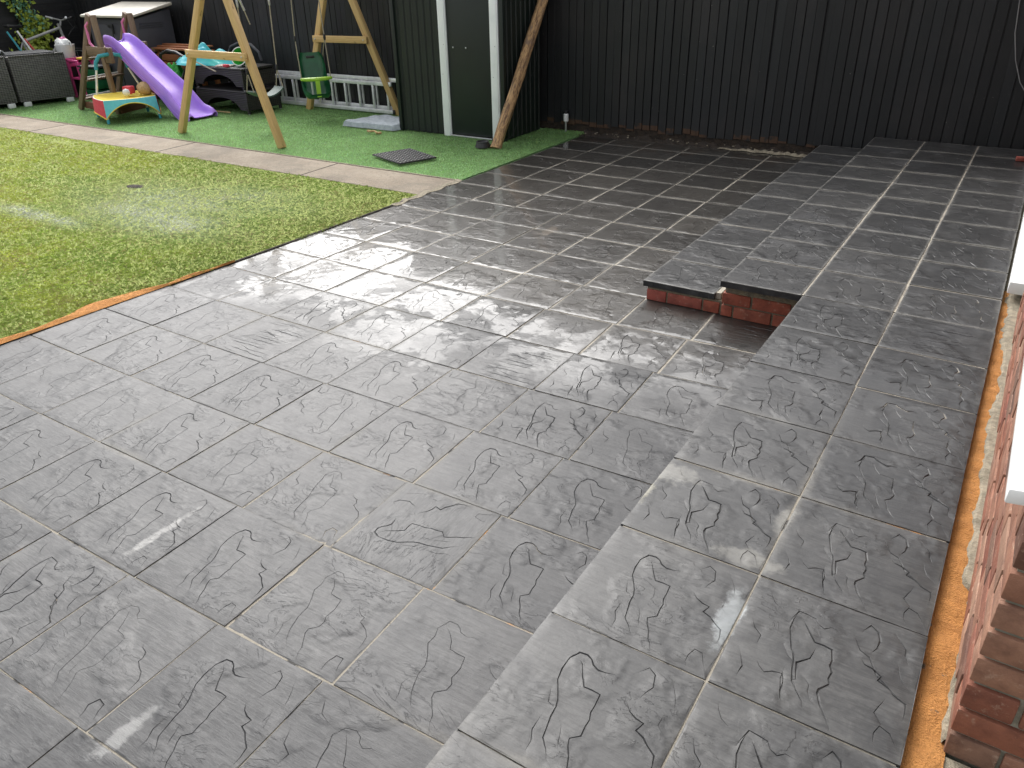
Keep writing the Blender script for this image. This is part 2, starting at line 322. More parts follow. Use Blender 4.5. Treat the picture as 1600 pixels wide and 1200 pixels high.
def make_rattan(name, c1, c2):
    t = NT(name); o = t.pos
    w = t.n('ShaderNodeTexWave', wave_type='BANDS', bands_direction='Z'); t.set(w.inputs['Vector'], o); w.inputs['Scale'].default_value = 13; w.inputs['Distortion'].default_value = 0.6
    v = t.n('ShaderNodeTexWave', wave_type='BANDS', bands_direction='Y'); t.set(v.inputs['Vector'], o); v.inputs['Scale'].default_value = 9; v.inputs['Distortion'].default_value = 1.5
    h = t.math('ADD', t.math('MULTIPLY', w.outputs['Fac'], 0.7), t.math('MULTIPLY', v.outputs['Fac'], 0.5))
    col = t.mix(t.ramp(h, 0.2, 0.95), c1, c2)
    col = t.mix(t.math('MULTIPLY', t.ramp(t.noise(t.map(o, (3, 3, 30)), 4, 4), 0.45, 0.7), 0.5), col, tuple(x*1.7 for x in c2))
    return t.out(col, 0.55, t.bump(h, 0.8, 0.006))
M['rattan'] = make_rattan('grey_rattan', (0.016, 0.015, 0.014), (0.11, 0.105, 0.10))
M['rattan_black'] = make_rattan('black_rattan', (0.008, 0.008, 0.008), (0.024, 0.022, 0.021))
M['leaf_y'] = plain('yellow_green_leaf', (0.34, 0.40, 0.045), (0.20, 0.28, 0.03), 9, 0.5)
M['leaf_g'] = plain('blue_green_leaf', (0.07, 0.20, 0.11), (0.12, 0.26, 0.16), 9, 0.5)
M['stem'] = plain('green_stem', (0.08, 0.07, 0.03), None, 9, 0.7)

# ------------------------------------------------------------------ mesh builder and object helpers
def finish(me, angle=35, smooth=True):
    if not smooth: return me
    bm = bmesh.new(); bm.from_mesh(me); bmesh.ops.recalc_face_normals(bm, faces=bm.faces)
    a = math.radians(angle)
    for f in bm.faces: f.smooth = True
    for e in bm.edges:
        e.smooth = not (len(e.link_faces) != 2 or e.calc_face_angle(0) > a)
    bm.to_mesh(me); bm.free(); return me

class MB:
    def __init__(s): s.v = []; s.f = []
    def add(s, vs, fs):
        k = len(s.v); s.v += [tuple(v) for v in vs]; s.f += [tuple(i+k for i in f) for f in fs]; return s
    def box(s, c, size, rz=0.0, Mx=None, taper=1.0):
        x, y, z = size[0]/2, size[1]/2, size[2]/2; vs = []
        for sz in (-1, 1):
            k = taper if sz > 0 else 1.0
            for sx, sy in ((-1, -1), (1, -1), (1, 1), (-1, 1)): vs.append(Vector((sx*x*k, sy*y*k, sz*z)))
        R = Mx if Mx is not None else Matrix.Rotation(rz, 3, 'Z')
        c = Vector(c)
        return s.add([R @ v + c for v in vs], [(3, 2, 1, 0), (4, 5, 6, 7), (0, 1, 5, 4), (1, 2, 6, 5), (2, 3, 7, 6), (3, 0, 4, 7)])
    def bar(s, p0, p1, w, d, up=(0, 1, 0)):
        p0 = Vector(p0); p1 = Vector(p1); z = (p1-p0).normalized(); x = Vector(up).cross(z).normalized(); y = z.cross(x)
        R = Matrix((x, y, z)).transposed()
        return s.box((p0+p1)/2, (w, d, (p1-p0).length), Mx=R)
    def tube(s, pts, r, n=8, caps=True, closed=False):
        pts = [Vector(p) for p in pts]; m = len(pts); rs = r if isinstance(r, (list, tuple)) else [r]*m
        vs = []; prev = None
        for i, p in enumerate(pts):
            if closed: d = pts[(i+1) % m]-pts[i-1]
            else: d = pts[min(i+1, m-1)]-pts[max(i-1, 0)]
            d.normalize()
            if prev is None:
                a = Vector((0, 0, 1)) if abs(d.z) < 0.9 else Vector((1, 0, 0)); x = a.cross(d).normalized()
            else: x = (prev - d*prev.dot(d)).normalized()
            prev = x; y = d.cross(x)
            for k in range(n):
                t = 2*math.pi*k/n; vs.append(p + (x*math.cos(t)+y*math.sin(t))*rs[i])
        fs = []
        for i in range(m if closed else m-1):
            a = i*n; b = ((i+1) % m)*n
            for k in range(n): fs.append((a+k, a+(k+1) % n, b+(k+1) % n, b+k))
        if caps and not closed: fs.append(tuple(range(n-1, -1, -1))); fs.append(tuple((m-1)*n+k for k in range(n)))
        return s.add(vs, fs)
    def lathe(s, prof, c, n=16, axis=None, ring=False):
        if ring: prof = list(prof)+[prof[0]]
        R = Vector(axis).to_track_quat('Z', 'Y').to_matrix() if axis else Matrix.Identity(3); c = Vector(c); vs = []; m = len(prof)
        for r, z in prof:
            for k in range(n):
                t = 2*math.pi*k/n; vs.append(R @ Vector((r*math.cos(t), r*math.sin(t), z)) + c)
        fs = [(i*n+k, i*n+(k+1) % n, (i+1)*n+(k+1) % n, (i+1)*n+k) for i in range(m-1) for k in range(n)]
        if ring: return s.add(vs, fs)
        if prof[0][0] > 1e-4: fs.append(tuple(range(n-1, -1, -1)))
        if prof[-1][0] > 1e-4: fs.append(tuple((m-1)*n+k for k in range(n)))
        return s.add(vs, fs)
    def grid(s, fn, nu, nv):
        vs = [fn(i/(nu-1), j/(nv-1)) for j in range(nv) for i in range(nu)]
        fs = [(j*nu+i, j*nu+i+1, (j+1)*nu+i+1, (j+1)*nu+i) for j in range(nv-1) for i in range(nu-1)]
        return s.add(vs, fs)
    def blob(s, c, rad, seed=0, amp=0.2, nu=20, nv=12, zcut=None):
        rr = np.random.default_rng(seed); ph = rr.uniform(0, 6.28, (6, 3)); c = Vector(c)
        def fn(u, v):
            t = 2*math.pi*u; p = math.pi*v
            d = Vector((math.sin(p)*math.cos(t), math.sin(p)*math.sin(t), math.cos(p)))
            k = 1+sum(amp/(i+1)*math.sin((i+2)*d.x*2+ph[i][0])*math.sin((i+2)*d.y*2+ph[i][1])*math.cos((i+1)*d.z*2+ph[i][2]) for i in range(6))
            q = Vector((d.x*rad[0]*k, d.y*rad[1]*k, d.z*rad[2]*k))
            if zcut is not None: q.z = max(q.z, zcut)
            return q + c
        return s.grid(fn, nu, nv)
    def mesh(s, name, mats, origin=(0, 0, 0), angle=35, smooth=True, bevel=0.0, solid=0.0):
        o = Vector(origin); me = bpy.data.meshes.new(name)
        me.from_pydata([Vector(v)-o for v in s.v], [], s.f)
        for m in (mats if isinstance(mats, (list, tuple)) else [mats]): me.materials.append(m)
        if bevel or solid:
            bm = bmesh.new(); bm.from_mesh(me); bmesh.ops.remove_doubles(bm, verts=bm.verts, dist=1e-5)
            bmesh.ops.recalc_face_normals(bm, faces=bm.faces)
            if solid: bmesh.ops.solidify(bm, geom=list(bm.faces), thickness=solid)
            if bevel:
                es = [e for e in bm.edges if len(e.link_faces) == 2 and e.calc_face_angle(0) > 0.6]
                bmesh.ops.bevel(bm, geom=es, offset=bevel, segments=2, affect='EDGES', profile=0.5)
            bm.to_mesh(me); bm.free()
        return finish(me, angle, smooth)

def link(o): COL.objects.link(o); return o
def tag(o, label=None, cat=None, group=None, kind=None):
    if label: o['label'] = label
    if cat: o['category'] = cat
    if group: o['group'] = group
    if kind: o['kind'] = kind
    return o
def thing(name, label, cat, loc, group=None):
    o = link(bpy.data.objects.new(name, None)); o.location = loc; o.empty_display_size = 0.1
    return tag(o, label, cat, group)
def wloc(o):
    l = Vector(o.location)
    while o.parent: o = o.parent; l += Vector(o.location)
    return l
def part(name, mb, mat, parent, label=None, **kw):
    mat = M[mat] if isinstance(mat, str) else mat
    o = link(bpy.data.objects.new(name, mb.mesh(name, mat, wloc(parent), **kw))); o.parent = parent
    if label: o['label'] = label
    return o
def single(name, mb, mat, loc, label, cat, group=None, **kw):
    o = link(bpy.data.objects.new(name, mb.mesh(name, M[mat], loc, **kw))); o.location = loc
    return tag(o, label, cat, group)
def struct(name, mb, mat, loc=(0, 0, 0), **kw):
    o = link(bpy.data.objects.new(name, mb.mesh(name, M[mat], loc, **kw))); o.location = loc
    o['kind'] = 'structure'; return o
_barcache = {}
def bar_part(name, p0, p1, w, d, mat, parent, up=(0, 1, 0), bevel=0.004):
    """a squared timber lying along its own z, so that the grain runs along it"""
    p0 = Vector(p0); p1 = Vector(p1); L = (p1-p0).length
    key = (round(L, 3), w, d, mat, bevel)
    if key not in _barcache: _barcache[key] = MB().box((0, 0, L/2), (w, d, L)).mesh(name, M[mat], bevel=bevel)
    z = (p1-p0).normalized(); x = Vector(up).cross(z).normalized(); y = z.cross(x)
    o = link(bpy.data.objects.new(name, _barcache[key])); o.parent = parent
    mw = Matrix((x, y, z)).transposed().to_4x4(); mw.translation = p0 - (wloc(parent) if parent else Vector())
    o.matrix_local = mw; return o

# ------------------------------------------------------------------ slab moulds: riven face with modelled cracks
CR_A = [[(0.262, 0.683), (0.277, 0.743), (0.305, 0.816), (0.36, 0.819), (0.4, 0.802), (0.422, 0.768), (0.464, 0.744), (0.506, 0.773), (0.551, 0.772)],
 [(0.324, 0.768), (0.37, 0.729), (0.398, 0.666), (0.442, 0.602), (0.544, 0.596), (0.56, 0.514), (0.565, 0.421), (0.577, 0.371), (0.574, 0.312), (0.538, 0.267), (0.545, 0.227), (0.606, 0.116), (0.65, 0.03)],
 [(0.301, 0.782), (0.282, 0.728), (0.285, 0.648), (0.302, 0.579), (0.337, 0.498), (0.376, 0.41), (0.387, 0.321), (0.4, 0.248), (0.422, 0.194), (0.47, 0.136), (0.495, 0.09)],
 [(0.338, 0.296), (0.335, 0.218), (0.367, 0.148), (0.375, 0.08)], [(0.285, 0.491), (0.331, 0.419), (0.364, 0.395)], [(0.458, 0.308), (0.511, 0.178)],
 [(0.69, 0.632), (0.73, 0.585), (0.816, 0.545), (0.809, 0.502), (0.894, 0.447), (0.949, 0.405), (0.965, 0.287)],
 [(0.863, 0.03), (0.846, 0.123), (0.866, 0.185), (0.924, 0.172), (0.97, 0.065)], [(0.89, 0.666), (0.9, 0.575), (0.947, 0.541)],
 [(0.853, 0.899), (0.899, 0.823), (0.931, 0.725)], [(0.67, 0.86), (0.702, 0.922), (0.75, 0.88), (0.773, 0.80), (0.74, 0.7)]]
CR_C = [[(0.457, 0.545), (0.448, 0.466), (0.398, 0.399), (0.41, 0.277), (0.397, 0.257)], [(0.182, 0.303), (0.246, 0.223), (0.289, 0.261), (0.344, 0.271), (0.357, 0.175), (0.39, 0.038)],
 [(0.622, 0.797), (0.657, 0.717), (0.734, 0.641), (0.792, 0.534), (0.862, 0.485), (0.933, 0.416)], [(0.853, 0.389), (0.836, 0.269), (0.875, 0.208)],
 [(0.06, 0.62), (0.10, 0.54), (0.16, 0.50), (0.15, 0.42)], [(0.10, 0.9), (0.14, 0.80), (0.2, 0.78)], [(0.08, 0.30), (0.13, 0.21), (0.12, 0.12)]]
CR_S = []
_r = random.Random(3)
for k in range(15):
    y0 = 0.06+0.06*k+_r.uniform(-.02, .02); x = _r.uniform(0.03, 0.45); pl = []
    n_ = _r.randint(4, 8); y = y0
    for j in range(n_):
        if x > 0.96 or not 0.03 < y < 0.97: break
        pl.append((x, y)); x += _r.uniform(0.05, 0.12); y += _r.gauss(0.0, 0.012)
    if len(pl) > 2: CR_S.append(pl)

def make_mould(name, cracks, w, depth, step, amp, seed, wob=0.006):
    rr = random.Random(seed); S = 0.45
    polys = []
    for pl in cracks:                                   # roughen and subdivide each crack
        q = []
        for (a, b) in zip(pl[:-1], pl[1:]):
            d = math.hypot(b[0]-a[0], b[1]-a[1]); m = max(1, int(d/0.045))
            for k in range(m):
                t = k/m; q.append((a[0]+(b[0]-a[0])*t+rr.gauss(0, wob), a[1]+(b[1]-a[1])*t+rr.gauss(0, wob)))
        q.append(pl[-1])
        polys.append(([(min(.985, max(.015, x))*S-S/2, min(.985, max(.015, y))*S-S/2) for x, y in q], rr.uniform(.55, 1.3), rr.choice((-1, 1))*rr.uniform(.4, 1.2)))
    V = []; E = []; h = S/2; i1 = h-0.004
    for ring in (h, i1):
        k0 = len(V); m = 14; pts = []
        for sx, sy, dx, dy in ((-1, -1, 1, 0), (1, -1, 0, 1), (1, 1, -1, 0), (-1, 1, 0, -1)):
            for k in range(m):
                j = rr.uniform(-.0018, .0005) if 0 < k and ring == h else (rr.uniform(-.003, .003) if ring != h else 0)
                t = 2*ring*k/m
                x = sx*ring+dx*t; y = sy*ring+dy*t
                x += (-sx*abs(dy)*(-j) if dy else 0); y += (-sy*abs(dx)*(-j) if dx else 0)
                pts.append((x, y))
        V += pts; n = len(pts); E += [(k0+k, k0+(k+1) % n) for k in range(n)]
        if ring == h: rim = n
    for pts, ws, _ in polys:
        m = len(pts); L = []; Rr = []; Cc = []
        for i, p in enumerate(pts):
            a = pts[max(i-1, 0)]; b = pts[min(i+1, m-1)]; dx, dy = b[0]-a[0], b[1]-a[1]; l = math.hypot(dx, dy) or 1
            tp = min(1, min(i, m-1-i)/2*0.8+0.15); hw = w*ws*tp/2*rr.uniform(.7, 1.25)
            nx, ny = -dy/l*hw, dx/l*hw
            L.append((p[0]+nx, p[1]+ny)); Rr.append((p[0]-nx, p[1]-ny)); Cc.append(p)
        for Q in (L, Cc, Rr):
            k0 = len(V); V += Q; E += [(k0+i, k0+i+1) for i in range(m-1)]
    g = 17
    for i in range(1, g):
        for j in range(1, g):
            x = -h+S*(i+rr.uniform(-.35, .35))/g; y = -h+S*(j+rr.uniform(-.35, .35))/g
            if all(min((x-p[0])**2+(y-p[1])**2 for p in pts) > 0.009**2 for pts, _, _ in polys) and max(abs(x), abs(y)) < i1-0.006: V.append((x, y))
    res = geometry.delaunay_2d_cdt([Vector(v) for v in V], E, [], 0, 1e-5)
    P = np.array([(v.x, v.y) for v in res[0]]); F = [tuple(f) for f in res[2]]
    ph = np.random.default_rng(seed).uniform(0, 6.28, (7, 2)); z = np.zeros(len(P)); cr = np.zeros(len(P))
    for k in range(7): z += amp/(1+.5*k)*np.sin(P[:, 0]*(9+7*k)+ph[k, 0])*np.cos(P[:, 1]*(8+6.3*k)+ph[k, 1])
    for pts, ws, sgn in polys:
        p = np.array(pts); best = np.full(len(P), 9.); side = np.zeros(len(P))
        for a, b in zip(p[:-1], p[1:]):
            ab = b-a; t = np.clip(((P-a)@ab)/(ab@ab+1e-12), 0, 1); d = P-(a+t[:, None]*ab); dd = np.hypot(d[:, 0], d[:, 1])
            sd_ = np.sign(ab[0]*d[:, 1]-ab[1]*d[:, 0]); m = dd < best; best[m] = dd[m]; side[m] = sd_[m]
        hw = w*ws/2; endfade = np.clip(np.minimum(np.hypot(*(P-p[0]).T), np.hypot(*(P-p[-1]).T))/0.05, 0, 1)
        z += step*sgn*endfade*np.where(side > 0, np.exp(-best/0.028), 0)
        k = np.clip(1-best/(hw*.55), 0, 1)*(.35+.65*endfade); z -= depth*ws*k; cr = np.maximum(cr, k)
    e = h-np.abs(P).max(1); z += np.where(e < 0.0025, -0.0018, 0); z = np.where(e < .012, z*.5-.0005, z)
    verts = [(float(x), float(y), float(q)) for (x, y), q in zip(P, z)]; nV = len(verts)
    bd = [i for i in range(nV) if e[i] < 0.0022]; bd.sort(key=lambda i: math.atan2(P[i, 1], P[i, 0])); nb = len(bd)
    verts += [(verts[i][0], verts[i][1], -0.038) for i in bd]
    sides = [(bd[k], nV+k, nV+(k+1) % nb, bd[(k+1) % nb]) for k in range(nb)]
    F2 = []
    for f in F:
        a, b, c = (verts[i] for i in f)
        if (b[0]-a[0])*(c[1]-a[1])-(b[1]-a[1])*(c[0]-a[0]) > 0: F2.append(f)
        else: F2.append(f[::-1])
    me = bpy.data.meshes.new(name); me.from_pydata(verts, [], F2+sides+[tuple(nV+k for k in range(nb-1, -1, -1))])
    at = me.attributes.new('crack', 'FLOAT', 'POINT'); at.data.foreach_set('value', np.r_[cr, np.zeros(nb)].astype(np.float32))
    me.materials.append(M['slab']); finish(me, 11)
    return me
MO = {'deep': make_mould('slab_deep', CR_A+CR_C, 0.0062, 0.0030, 0.0008, 0.0004, 1),
      'deep2': make_mould('slab_deep', CR_A+CR_C[1:4], 0.0068, 0.0032, 0.0009, 0.0004, 11),
      'soft': make_mould('slab_soft', CR_A, 0.0042, 0.0021, 0.0004, 0.0003, 2),
      'soft2': make_mould('slab_soft', CR_A[:8]+CR_C[4:], 0.0038, 0.0019, 0.0004, 0.0003, 5),
      'faint': make_mould('slab_faint', CR_A[:4]+CR_A[6:8], 0.0036, 0.0014, 0.0003, 0.0003, 8),
      'streak': make_mould('slab_streak', CR_S, 0.0046, 0.0020, 0.0008, 0.0004, 4)}
def slab(mould, x, y, z, sx, sy, rz, parent, tilt=0.0):
    o = link(bpy.data.objects.new('slab', MO[mould])); o.parent = parent
    o.location = (x, y, z); o.scale = (sx/0.45, sy/0.45, 1); o.rotation_euler = (random.gauss(0, tilt), random.gauss(0, tilt), rz)
    return o

# ------------------------------------------------------------------ ground and paving
struct('ground', MB().box((0, 0, -0.56), (600, 600, 1.0)), 'ground', smooth=False)
QC = [(-0.17495, 0.23223), (0.97389, 0.04952), (0.02328, 1.01011), (-0.0035, 2e-05), (-0.00663, 0.00439), (-0.00186, -0.00202)]
def G(n, m):
    b = (1, n, m, n*m, n*n, m*m)
    return Vector((sum(q[0]*k for q, k in zip(QC, b))*0.455, sum(q[1]*k for q, k in zip(QC, b))*0.455))
H1, H2 = 0.123, 0.246
def pg(u, v):
    q = G(-8+8*u, -4+19.6*v); return Vector((q.x+.015*(1-u) if u < 1 else 0.0, min(q.y, 7.05), -0.0042))
patio = struct('patio', MB().grid(pg, 9, 21), 'grout', smooth=False)
for n in range(-8, 0):
    for m in range(-4, 16):
        a, b, c, d = G(n, m), G(n+1, m), G(n, m+1), G(n+1, m+1)
        if m == 15:
            c.y = d.y = min(7.06, c.y); c.x = G(n, 15.6).x; d.x = G(n+1, 15.6).x
        if n == -1: b.x = d.x = -0.005
        if n >= -3 and m >= 6 and a.x > -0.96: continue
        ctr = (a+b+c+d)/4; ex = ((b-a)+(d-c))/2; ey = ((c-a)+(d-b))/2
        gap = 0.012 if m >= 4 else random.uniform(0.0055, 0.009)
        rz = math.atan2(ex.y, ex.x) + random.gauss(0, 0.0015)
        if n == -2 and m >= 6: pass
        far = m >= 6
        mould = random.choices(['soft', 'soft2', 'faint', 'deep', 'streak'], [5, 2, 2, 1, .35] if not far else [2, 2, 5, .3, .5])[0]
        if (n, m) in ((-3, 3), (-1, 5)): mould = 'streak'
        if (n, m) in ((-2, 3), (-1, 4), (-2, 4), (-2, 2)): mould = 'deep'
        turn = 0 if mould in ('soft', 'deep', 'streak') and not far else random.choice((0, math.pi))
        if (n, m) == (-2, 0): mould, turn = 'soft', math.pi/2
        sx, sy = ex.length-gap, ey.length-gap
        if abs(turn-math.pi/2) < .1: sx, sy = sy, sx
        slab(mould, ctr.x+random.gauss(0, .0008), ctr.y+random.gauss(0, .0008), random.gauss(0, .0010), sx, sy, rz+turn, patio, 0.0018)
# raised terrace (two columns near the house, three beyond the notch) with one step beside it
PV = 0.4467; PU = 0.455; NY = 6.0*PV
terrace = struct('terrace', MB().box((0.47, (NY-3.4)/2-0.0, 0.10), (0.90, NY+3.4-0.0, 0.205)).box((0.24, (NY+0.085+7.16)/2, 0.0995), (1.36, 7.16-NY-0.085, 0.204)), 'bed', smooth=False)
step_b = struct('step', MB().box((-0.69, (NY+0.10+7.16)/2, 0.04), (0.47, 7.16-NY-0.10, 0.079)), 'bed', smooth=False)
part('grout', MB().box((0.455, (NY-3.4)/2, 0.2232), (0.888, NY+3.4, 0.0375)).box((0.23, (NY+7.15)/2+.006, 0.2226), (1.34, 7.13-NY, 0.0375)), 'grout', terrace, smooth=False)
part('grout', MB().box((-0.70, (2.80+7.14)/2, 0.1000), (0.45, 7.14-2.80, 0.0375)), 'grout', step_b, smooth=False)
for c_ in range(-1, 2):
    for m in range(-7 if c_ >= 0 else 6, 16):
        gap = random.uniform(.0045, .0075) if m < 6 else .0115
        x = (c_+.5)*PU; y = (m+.5)*PV; sx = PU-gap; sy = PV-gap
        mould = random.choice(('deep', 'deep2')) if c_ == 1 else random.choices(['deep', 'deep2', 'soft'], [2, 1.5, 2])[0]
        if m > 8: mould = random.choice(('soft', 'soft2', 'faint', 'soft'))
        if (c_, m) == (1, 5): mould = 'streak'
        if (c_, m) in ((0, 0), (0, -1)): mould = 'soft'
        slab(mould, x+random.gauss(0, .001), y+random.gauss(0, .001), H2+random.gauss(0, .0012), sx, sy, random.gauss(0, .002), terrace, .0018)
for m in range(10):
    y0 = 2.768+m*0.4435; sy = 0.4355
    if y0+sy > 7.15: sy = 7.15-y0
    if sy < .1: continue
    slab(random.choice(('soft', 'soft2', 'faint')), -0.7285, y0+sy/2, H1+random.gauss(0, .001), 0.448, sy, random.gauss(0, .002), step_b, .0018)

# brick risers
BR = MB().box((0, 0, 0), (0.215, 0.1025, 0.065)).mesh('brick', M['brick_red'], bevel=0.004)
def riser(x0, x1, yf, zc, off, parent, axis='x'):
    x = x0-off
    while x < x1-0.03:
        a = max(x, x0); b = min(x+0.213, x1)
        if b-a > 0.04:
            o = link(bpy.data.objects.new('brick', BR)); o.parent = parent
            o.scale = ((b-a)/0.215, 0.6, random.uniform(.98, 1.05))
            j = random.gauss(0, .0015)
            if axis == 'x': o.location = ((a+b)/2, yf+0.03+j, zc)
            else: o.location = (yf+0.03+j, (a+b)/2, zc); o.rotation_euler.z = math.pi/2
        x += 0.225
riser(-0.925, -0.47, NY+0.09, 0.036, 0.09, step_b)
riser(-0.452, 0.03, NY+0.105-.03, 0.036, 0.15, terrace)
riser(-0.452, 0.03, NY+0.105-.03, 0.113, 0.05, terrace)
for k in range(2): riser(-3.3, NY+.02, 0.012, 0.036+.077*k, 0.11*k, terrace, 'y')
riser(NY+.17, 7.1, -0.935, 0.036, 0.0, step_b, 'y')

# ------------------------------------------------------------------ lawn, path, artificial turf
def vnoise(x, y, sc, seed):
    g = np.random.default_rng(seed).random((64, 64)); x = x*sc+100; y = y*sc+100
    xi = np.floor(x).astype(int); yi = np.floor(y).astype(int); fx = x-xi; fy = y-yi
    fx = fx*fx*(3-2*fx); fy = fy*fy*(3-2*fy); w = lambda i, j: g[i % 64, j % 64]
    return (w(xi, yi)*(1-fx)+w(xi+1, yi)*fx)*(1-fy)+(w(xi, yi+1)*(1-fx)+w(xi+1, yi+1)*fx)*fy
def fbm(x, y, sc, seed): return (vnoise(x, y, sc, seed)*.55+vnoise(x, y, sc*2.1, seed+1)*.28+vnoise(x, y, sc*4.3, seed+2)*.17)
def blades(name, x, y, z0, hgt, wid, lean, col):
    n = len(x); az = rng.uniform(0, 6.283, n); la = rng.uniform(0, 6.283, n); l = np.abs(rng.normal(0, lean, n))*hgt
    dx, dy = np.cos(az)*wid/2, np.sin(az)*wid/2; tx, ty = np.cos(la)*l, np.sin(la)*l
    co = np.empty((n, 4, 3), np.float32)
    co[:, 0] = np.c_[x-dx, y-dy, np.full(n, z0)]; co[:, 1] = np.c_[x+dx, y+dy, np.full(n, z0)]
    co[:, 2] = np.c_[x+dx*.8+tx*.4, y+dy*.8+ty*.4, z0+hgt*.6]; co[:, 3] = np.c_[x+tx, y+ty, z0+hgt*np.sqrt(np.clip(1-(l/hgt)**2*.5, .15, 1))]
    me = bpy.data.meshes.new(name); me.vertices.add(n*4); me.vertices.foreach_set('co', co.ravel())
    k = np.arange(n)[:, None]*4; idx = np.c_[k+0, k+1, k+2, k+0, k+2, k+3].astype(np.int32)
    me.loops.add(n*6); me.loops.foreach_set('vertex_index', idx.ravel())
    me.polygons.add(n*2); me.polygons.foreach_set('loop_start', np.arange(n*2, dtype=np.int32)*3)
    at = me.color_attributes.new('Col', 'FLOAT_COLOR', 'POINT')
    at.data.foreach_set('color', np.repeat(np.c_[col, np.ones(n)], 4, axis=0).astype(np.float32).ravel())
    me.materials.append(M['blade']); me.update(); me.validate()
    return link(bpy.data.objects.new(name, me))

_gm = [G(-8, m) for m in np.linspace(-6, 16, 45)]
def SE(y): return np.interp(y, [q.y for q in _gm], [q.x for q in _gm])      # the paved edge
def lg(u, v):
    y = -2.5+6.5*v; return Vector((-13.88+(float(SE(y))-.004+13.88)*u, y, 0.003))
struct('lawn_ground', MB().grid(lg, 12, 40), 'thatch', smooth=False)
struct('lawn_scrape', MB().blob((-6.36, 2.92, .002), (.10, .06, .012), 4, .3), 'soil')
dens = lambda x, y: np.clip((6.2/np.maximum(2.5, np.hypot(x-.8, y+1.4)))**1.6, .18, 1.9)
NB = 1300000
x = rng.uniform(-13.8, -3.67, NB); y = rng.uniform(-2.3, 4.0, NB)
edge = SE(y)-.016+.02*(vnoise(x*0, y, 3.0, 5)-.5)*2 - .09*np.exp(-((y-.95)/.38)**2)-.03*np.exp(-((y-.35)/.3)**2)
keep = (rng.random(NB)*1.9 < dens(x, y)) & (x < edge) & (y < 4.0+.02*np.sin(x*7)) & (y > (x+13.8)*.0-2.3)
hole = ((x+6.36)/.10)**2+((y-2.92)/.06)**2 < 1
keep &= ~hole
bare = np.exp(-((x+9.2)/.5)**2-((y-3.82)/.12)**2)
keep &= rng.random(NB) > bare*.8
x, y = x[keep], y[keep]; n = len(x)
f1, f2, f3 = fbm(x, y, 1.1, 11), fbm(x, y, 3.6, 21), rng.random(n)
green = np.array([.24, .36, .065]); yel = np.array([.43, .51, .085]); lush = np.array([.19, .31, .06]); straw = np.array([.42, .36, .15])
wv = np.clip((x+4.2)/-6, 0, 1)*.16; t = np.clip((f1-.42+wv)/.24, 0, 1)[:, None]; col = green*(1-t)+yel*t
t = np.clip((f2-.50)/.22, 0, 1)[:, None]; col = col*(1-t*.6)+lush*t*.6
t = ((f3 > .86-.25*(f2 < .38)).astype(float)*.8)[:, None]; col = col*(1-t)+straw*t
e = np.exp(-((x+3.85)/.35)**2)[:, None]; col = col*(1-.35*e)+np.array([.14, .15, .04])*.35*e
# cement dust blown over the grass
dust = np.zeros(n)
for cx, cy, rx, ry, a in ((-5.3, 2.36, .75, .30, .75), (-4.9, 2.30, .35, .16, .8), (-6.2, 1.90, .6, .10, .8), (-5.6, 2.75, .9, .45, .45), (-5.1, 3.1, .8, .4, .3)):
    dust = np.maximum(dust, a*np.exp(-((x-cx)/rx)**2-((y-cy)/ry)**2))
dust = np.clip(dust*(.6+1.8*fbm(x, y, 5, 31)), 0, .95)[:, None]*(.55+.45*rng.random((n, 1)))
col = col*(1-dust)+np.array([.74, .77, .70])*dust
col *= rng.uniform(.75, 1.25, (n, 1))
dist = np.hypot(x-.8, y+1.4)
lawn = blades('lawn', x, y, 0.0, rng.uniform(.010, .026, n)*(.8+.5*f1), rng.uniform(.0013, .0024, n)*np.clip(dist/5, 1, 2.0), .9, col)
tag(lawn, 'short mown green lawn with pale dusty patches', 'lawn', kind='stuff')
lawn.data.polygons.foreach_set('use_smooth', np.ones(len(lawn.data.polygons), bool))

path = struct('path', MB().box((-8.78, 4.30, -0.028), (10.16, 0.57, 0.062)), 'path', bevel=0.008)
# joints cut across the path: separate concrete bays butted with dark gaps
for jx in (-5.25, -7.6, -10.3):
    part('joint', MB().box((jx, 4.30, 0.0035), (0.014, 0.57, 0.003), rz=0.05), 'soil', path, smooth=False)
struct('path_edging', MB().box((-8.78, 4.598, -0.02), (10.14, 0.022, 0.056)), 'rough_concrete', smooth=False)
part('mortar_haunch', MB().grid(lambda u, v: Vector((-3.715+.06*v+.015*math.sin(u*23), 3.62+1.0*u, 0.004+.01*(1-v)*(.6+.4*math.sin(u*41)))), 40, 4), 'rough_concrete', path)
struct('turf_backing', MB().box((-8.945, 5.94, -0.034), (10.49, 2.66, 0.062)), 'turf_back', smooth=False)
NTF = 330000
x = rng.uniform(-13.9, -3.67, NTF); y = rng.uniform(4.60, 7.24, NTF)
keep = rng.random(NTF) < np.clip((9/np.hypot(x-.8, y+1.4))**2, .25, 1)
keep &= ~((x > -5.82) & (x < -4.29) & (y > 6.34)) & (x < -3.685+.008*np.sin(y*9))
x, y = x[keep], y[keep]; n = len(x)
f1 = fbm(x, y, 1.7, 41); f2 = fbm(x, y, 9, 51)
c1 = np.array([.38, .64, .235]); c2 = np.array([.31, .56, .19]); c3 = np.array([.48, .70, .31])
t = np.clip((f1-.3)/.4, 0, 1)[:, None]; col = c2*(1-t)+c1*t
t = (rng.random(n) > .72).astype(float)[:, None]*.7; col = col*(1-t)+c3*t
t = (rng.random(n) > .93).astype(float)[:, None]*.7; col = col*(1-t)+np.array([.25, .22, .09])*t
col *= (rng.uniform(.75, 1.25, n)*(.8+.4*f2))[:, None]
tf = blades('artificial_turf', x, y, 0.0, rng.uniform(.007, .016, n), rng.uniform(.003, .0055, n)*np.clip(np.hypot(x-.8, y+1.4)/8, 1, 1.6), .7, col)
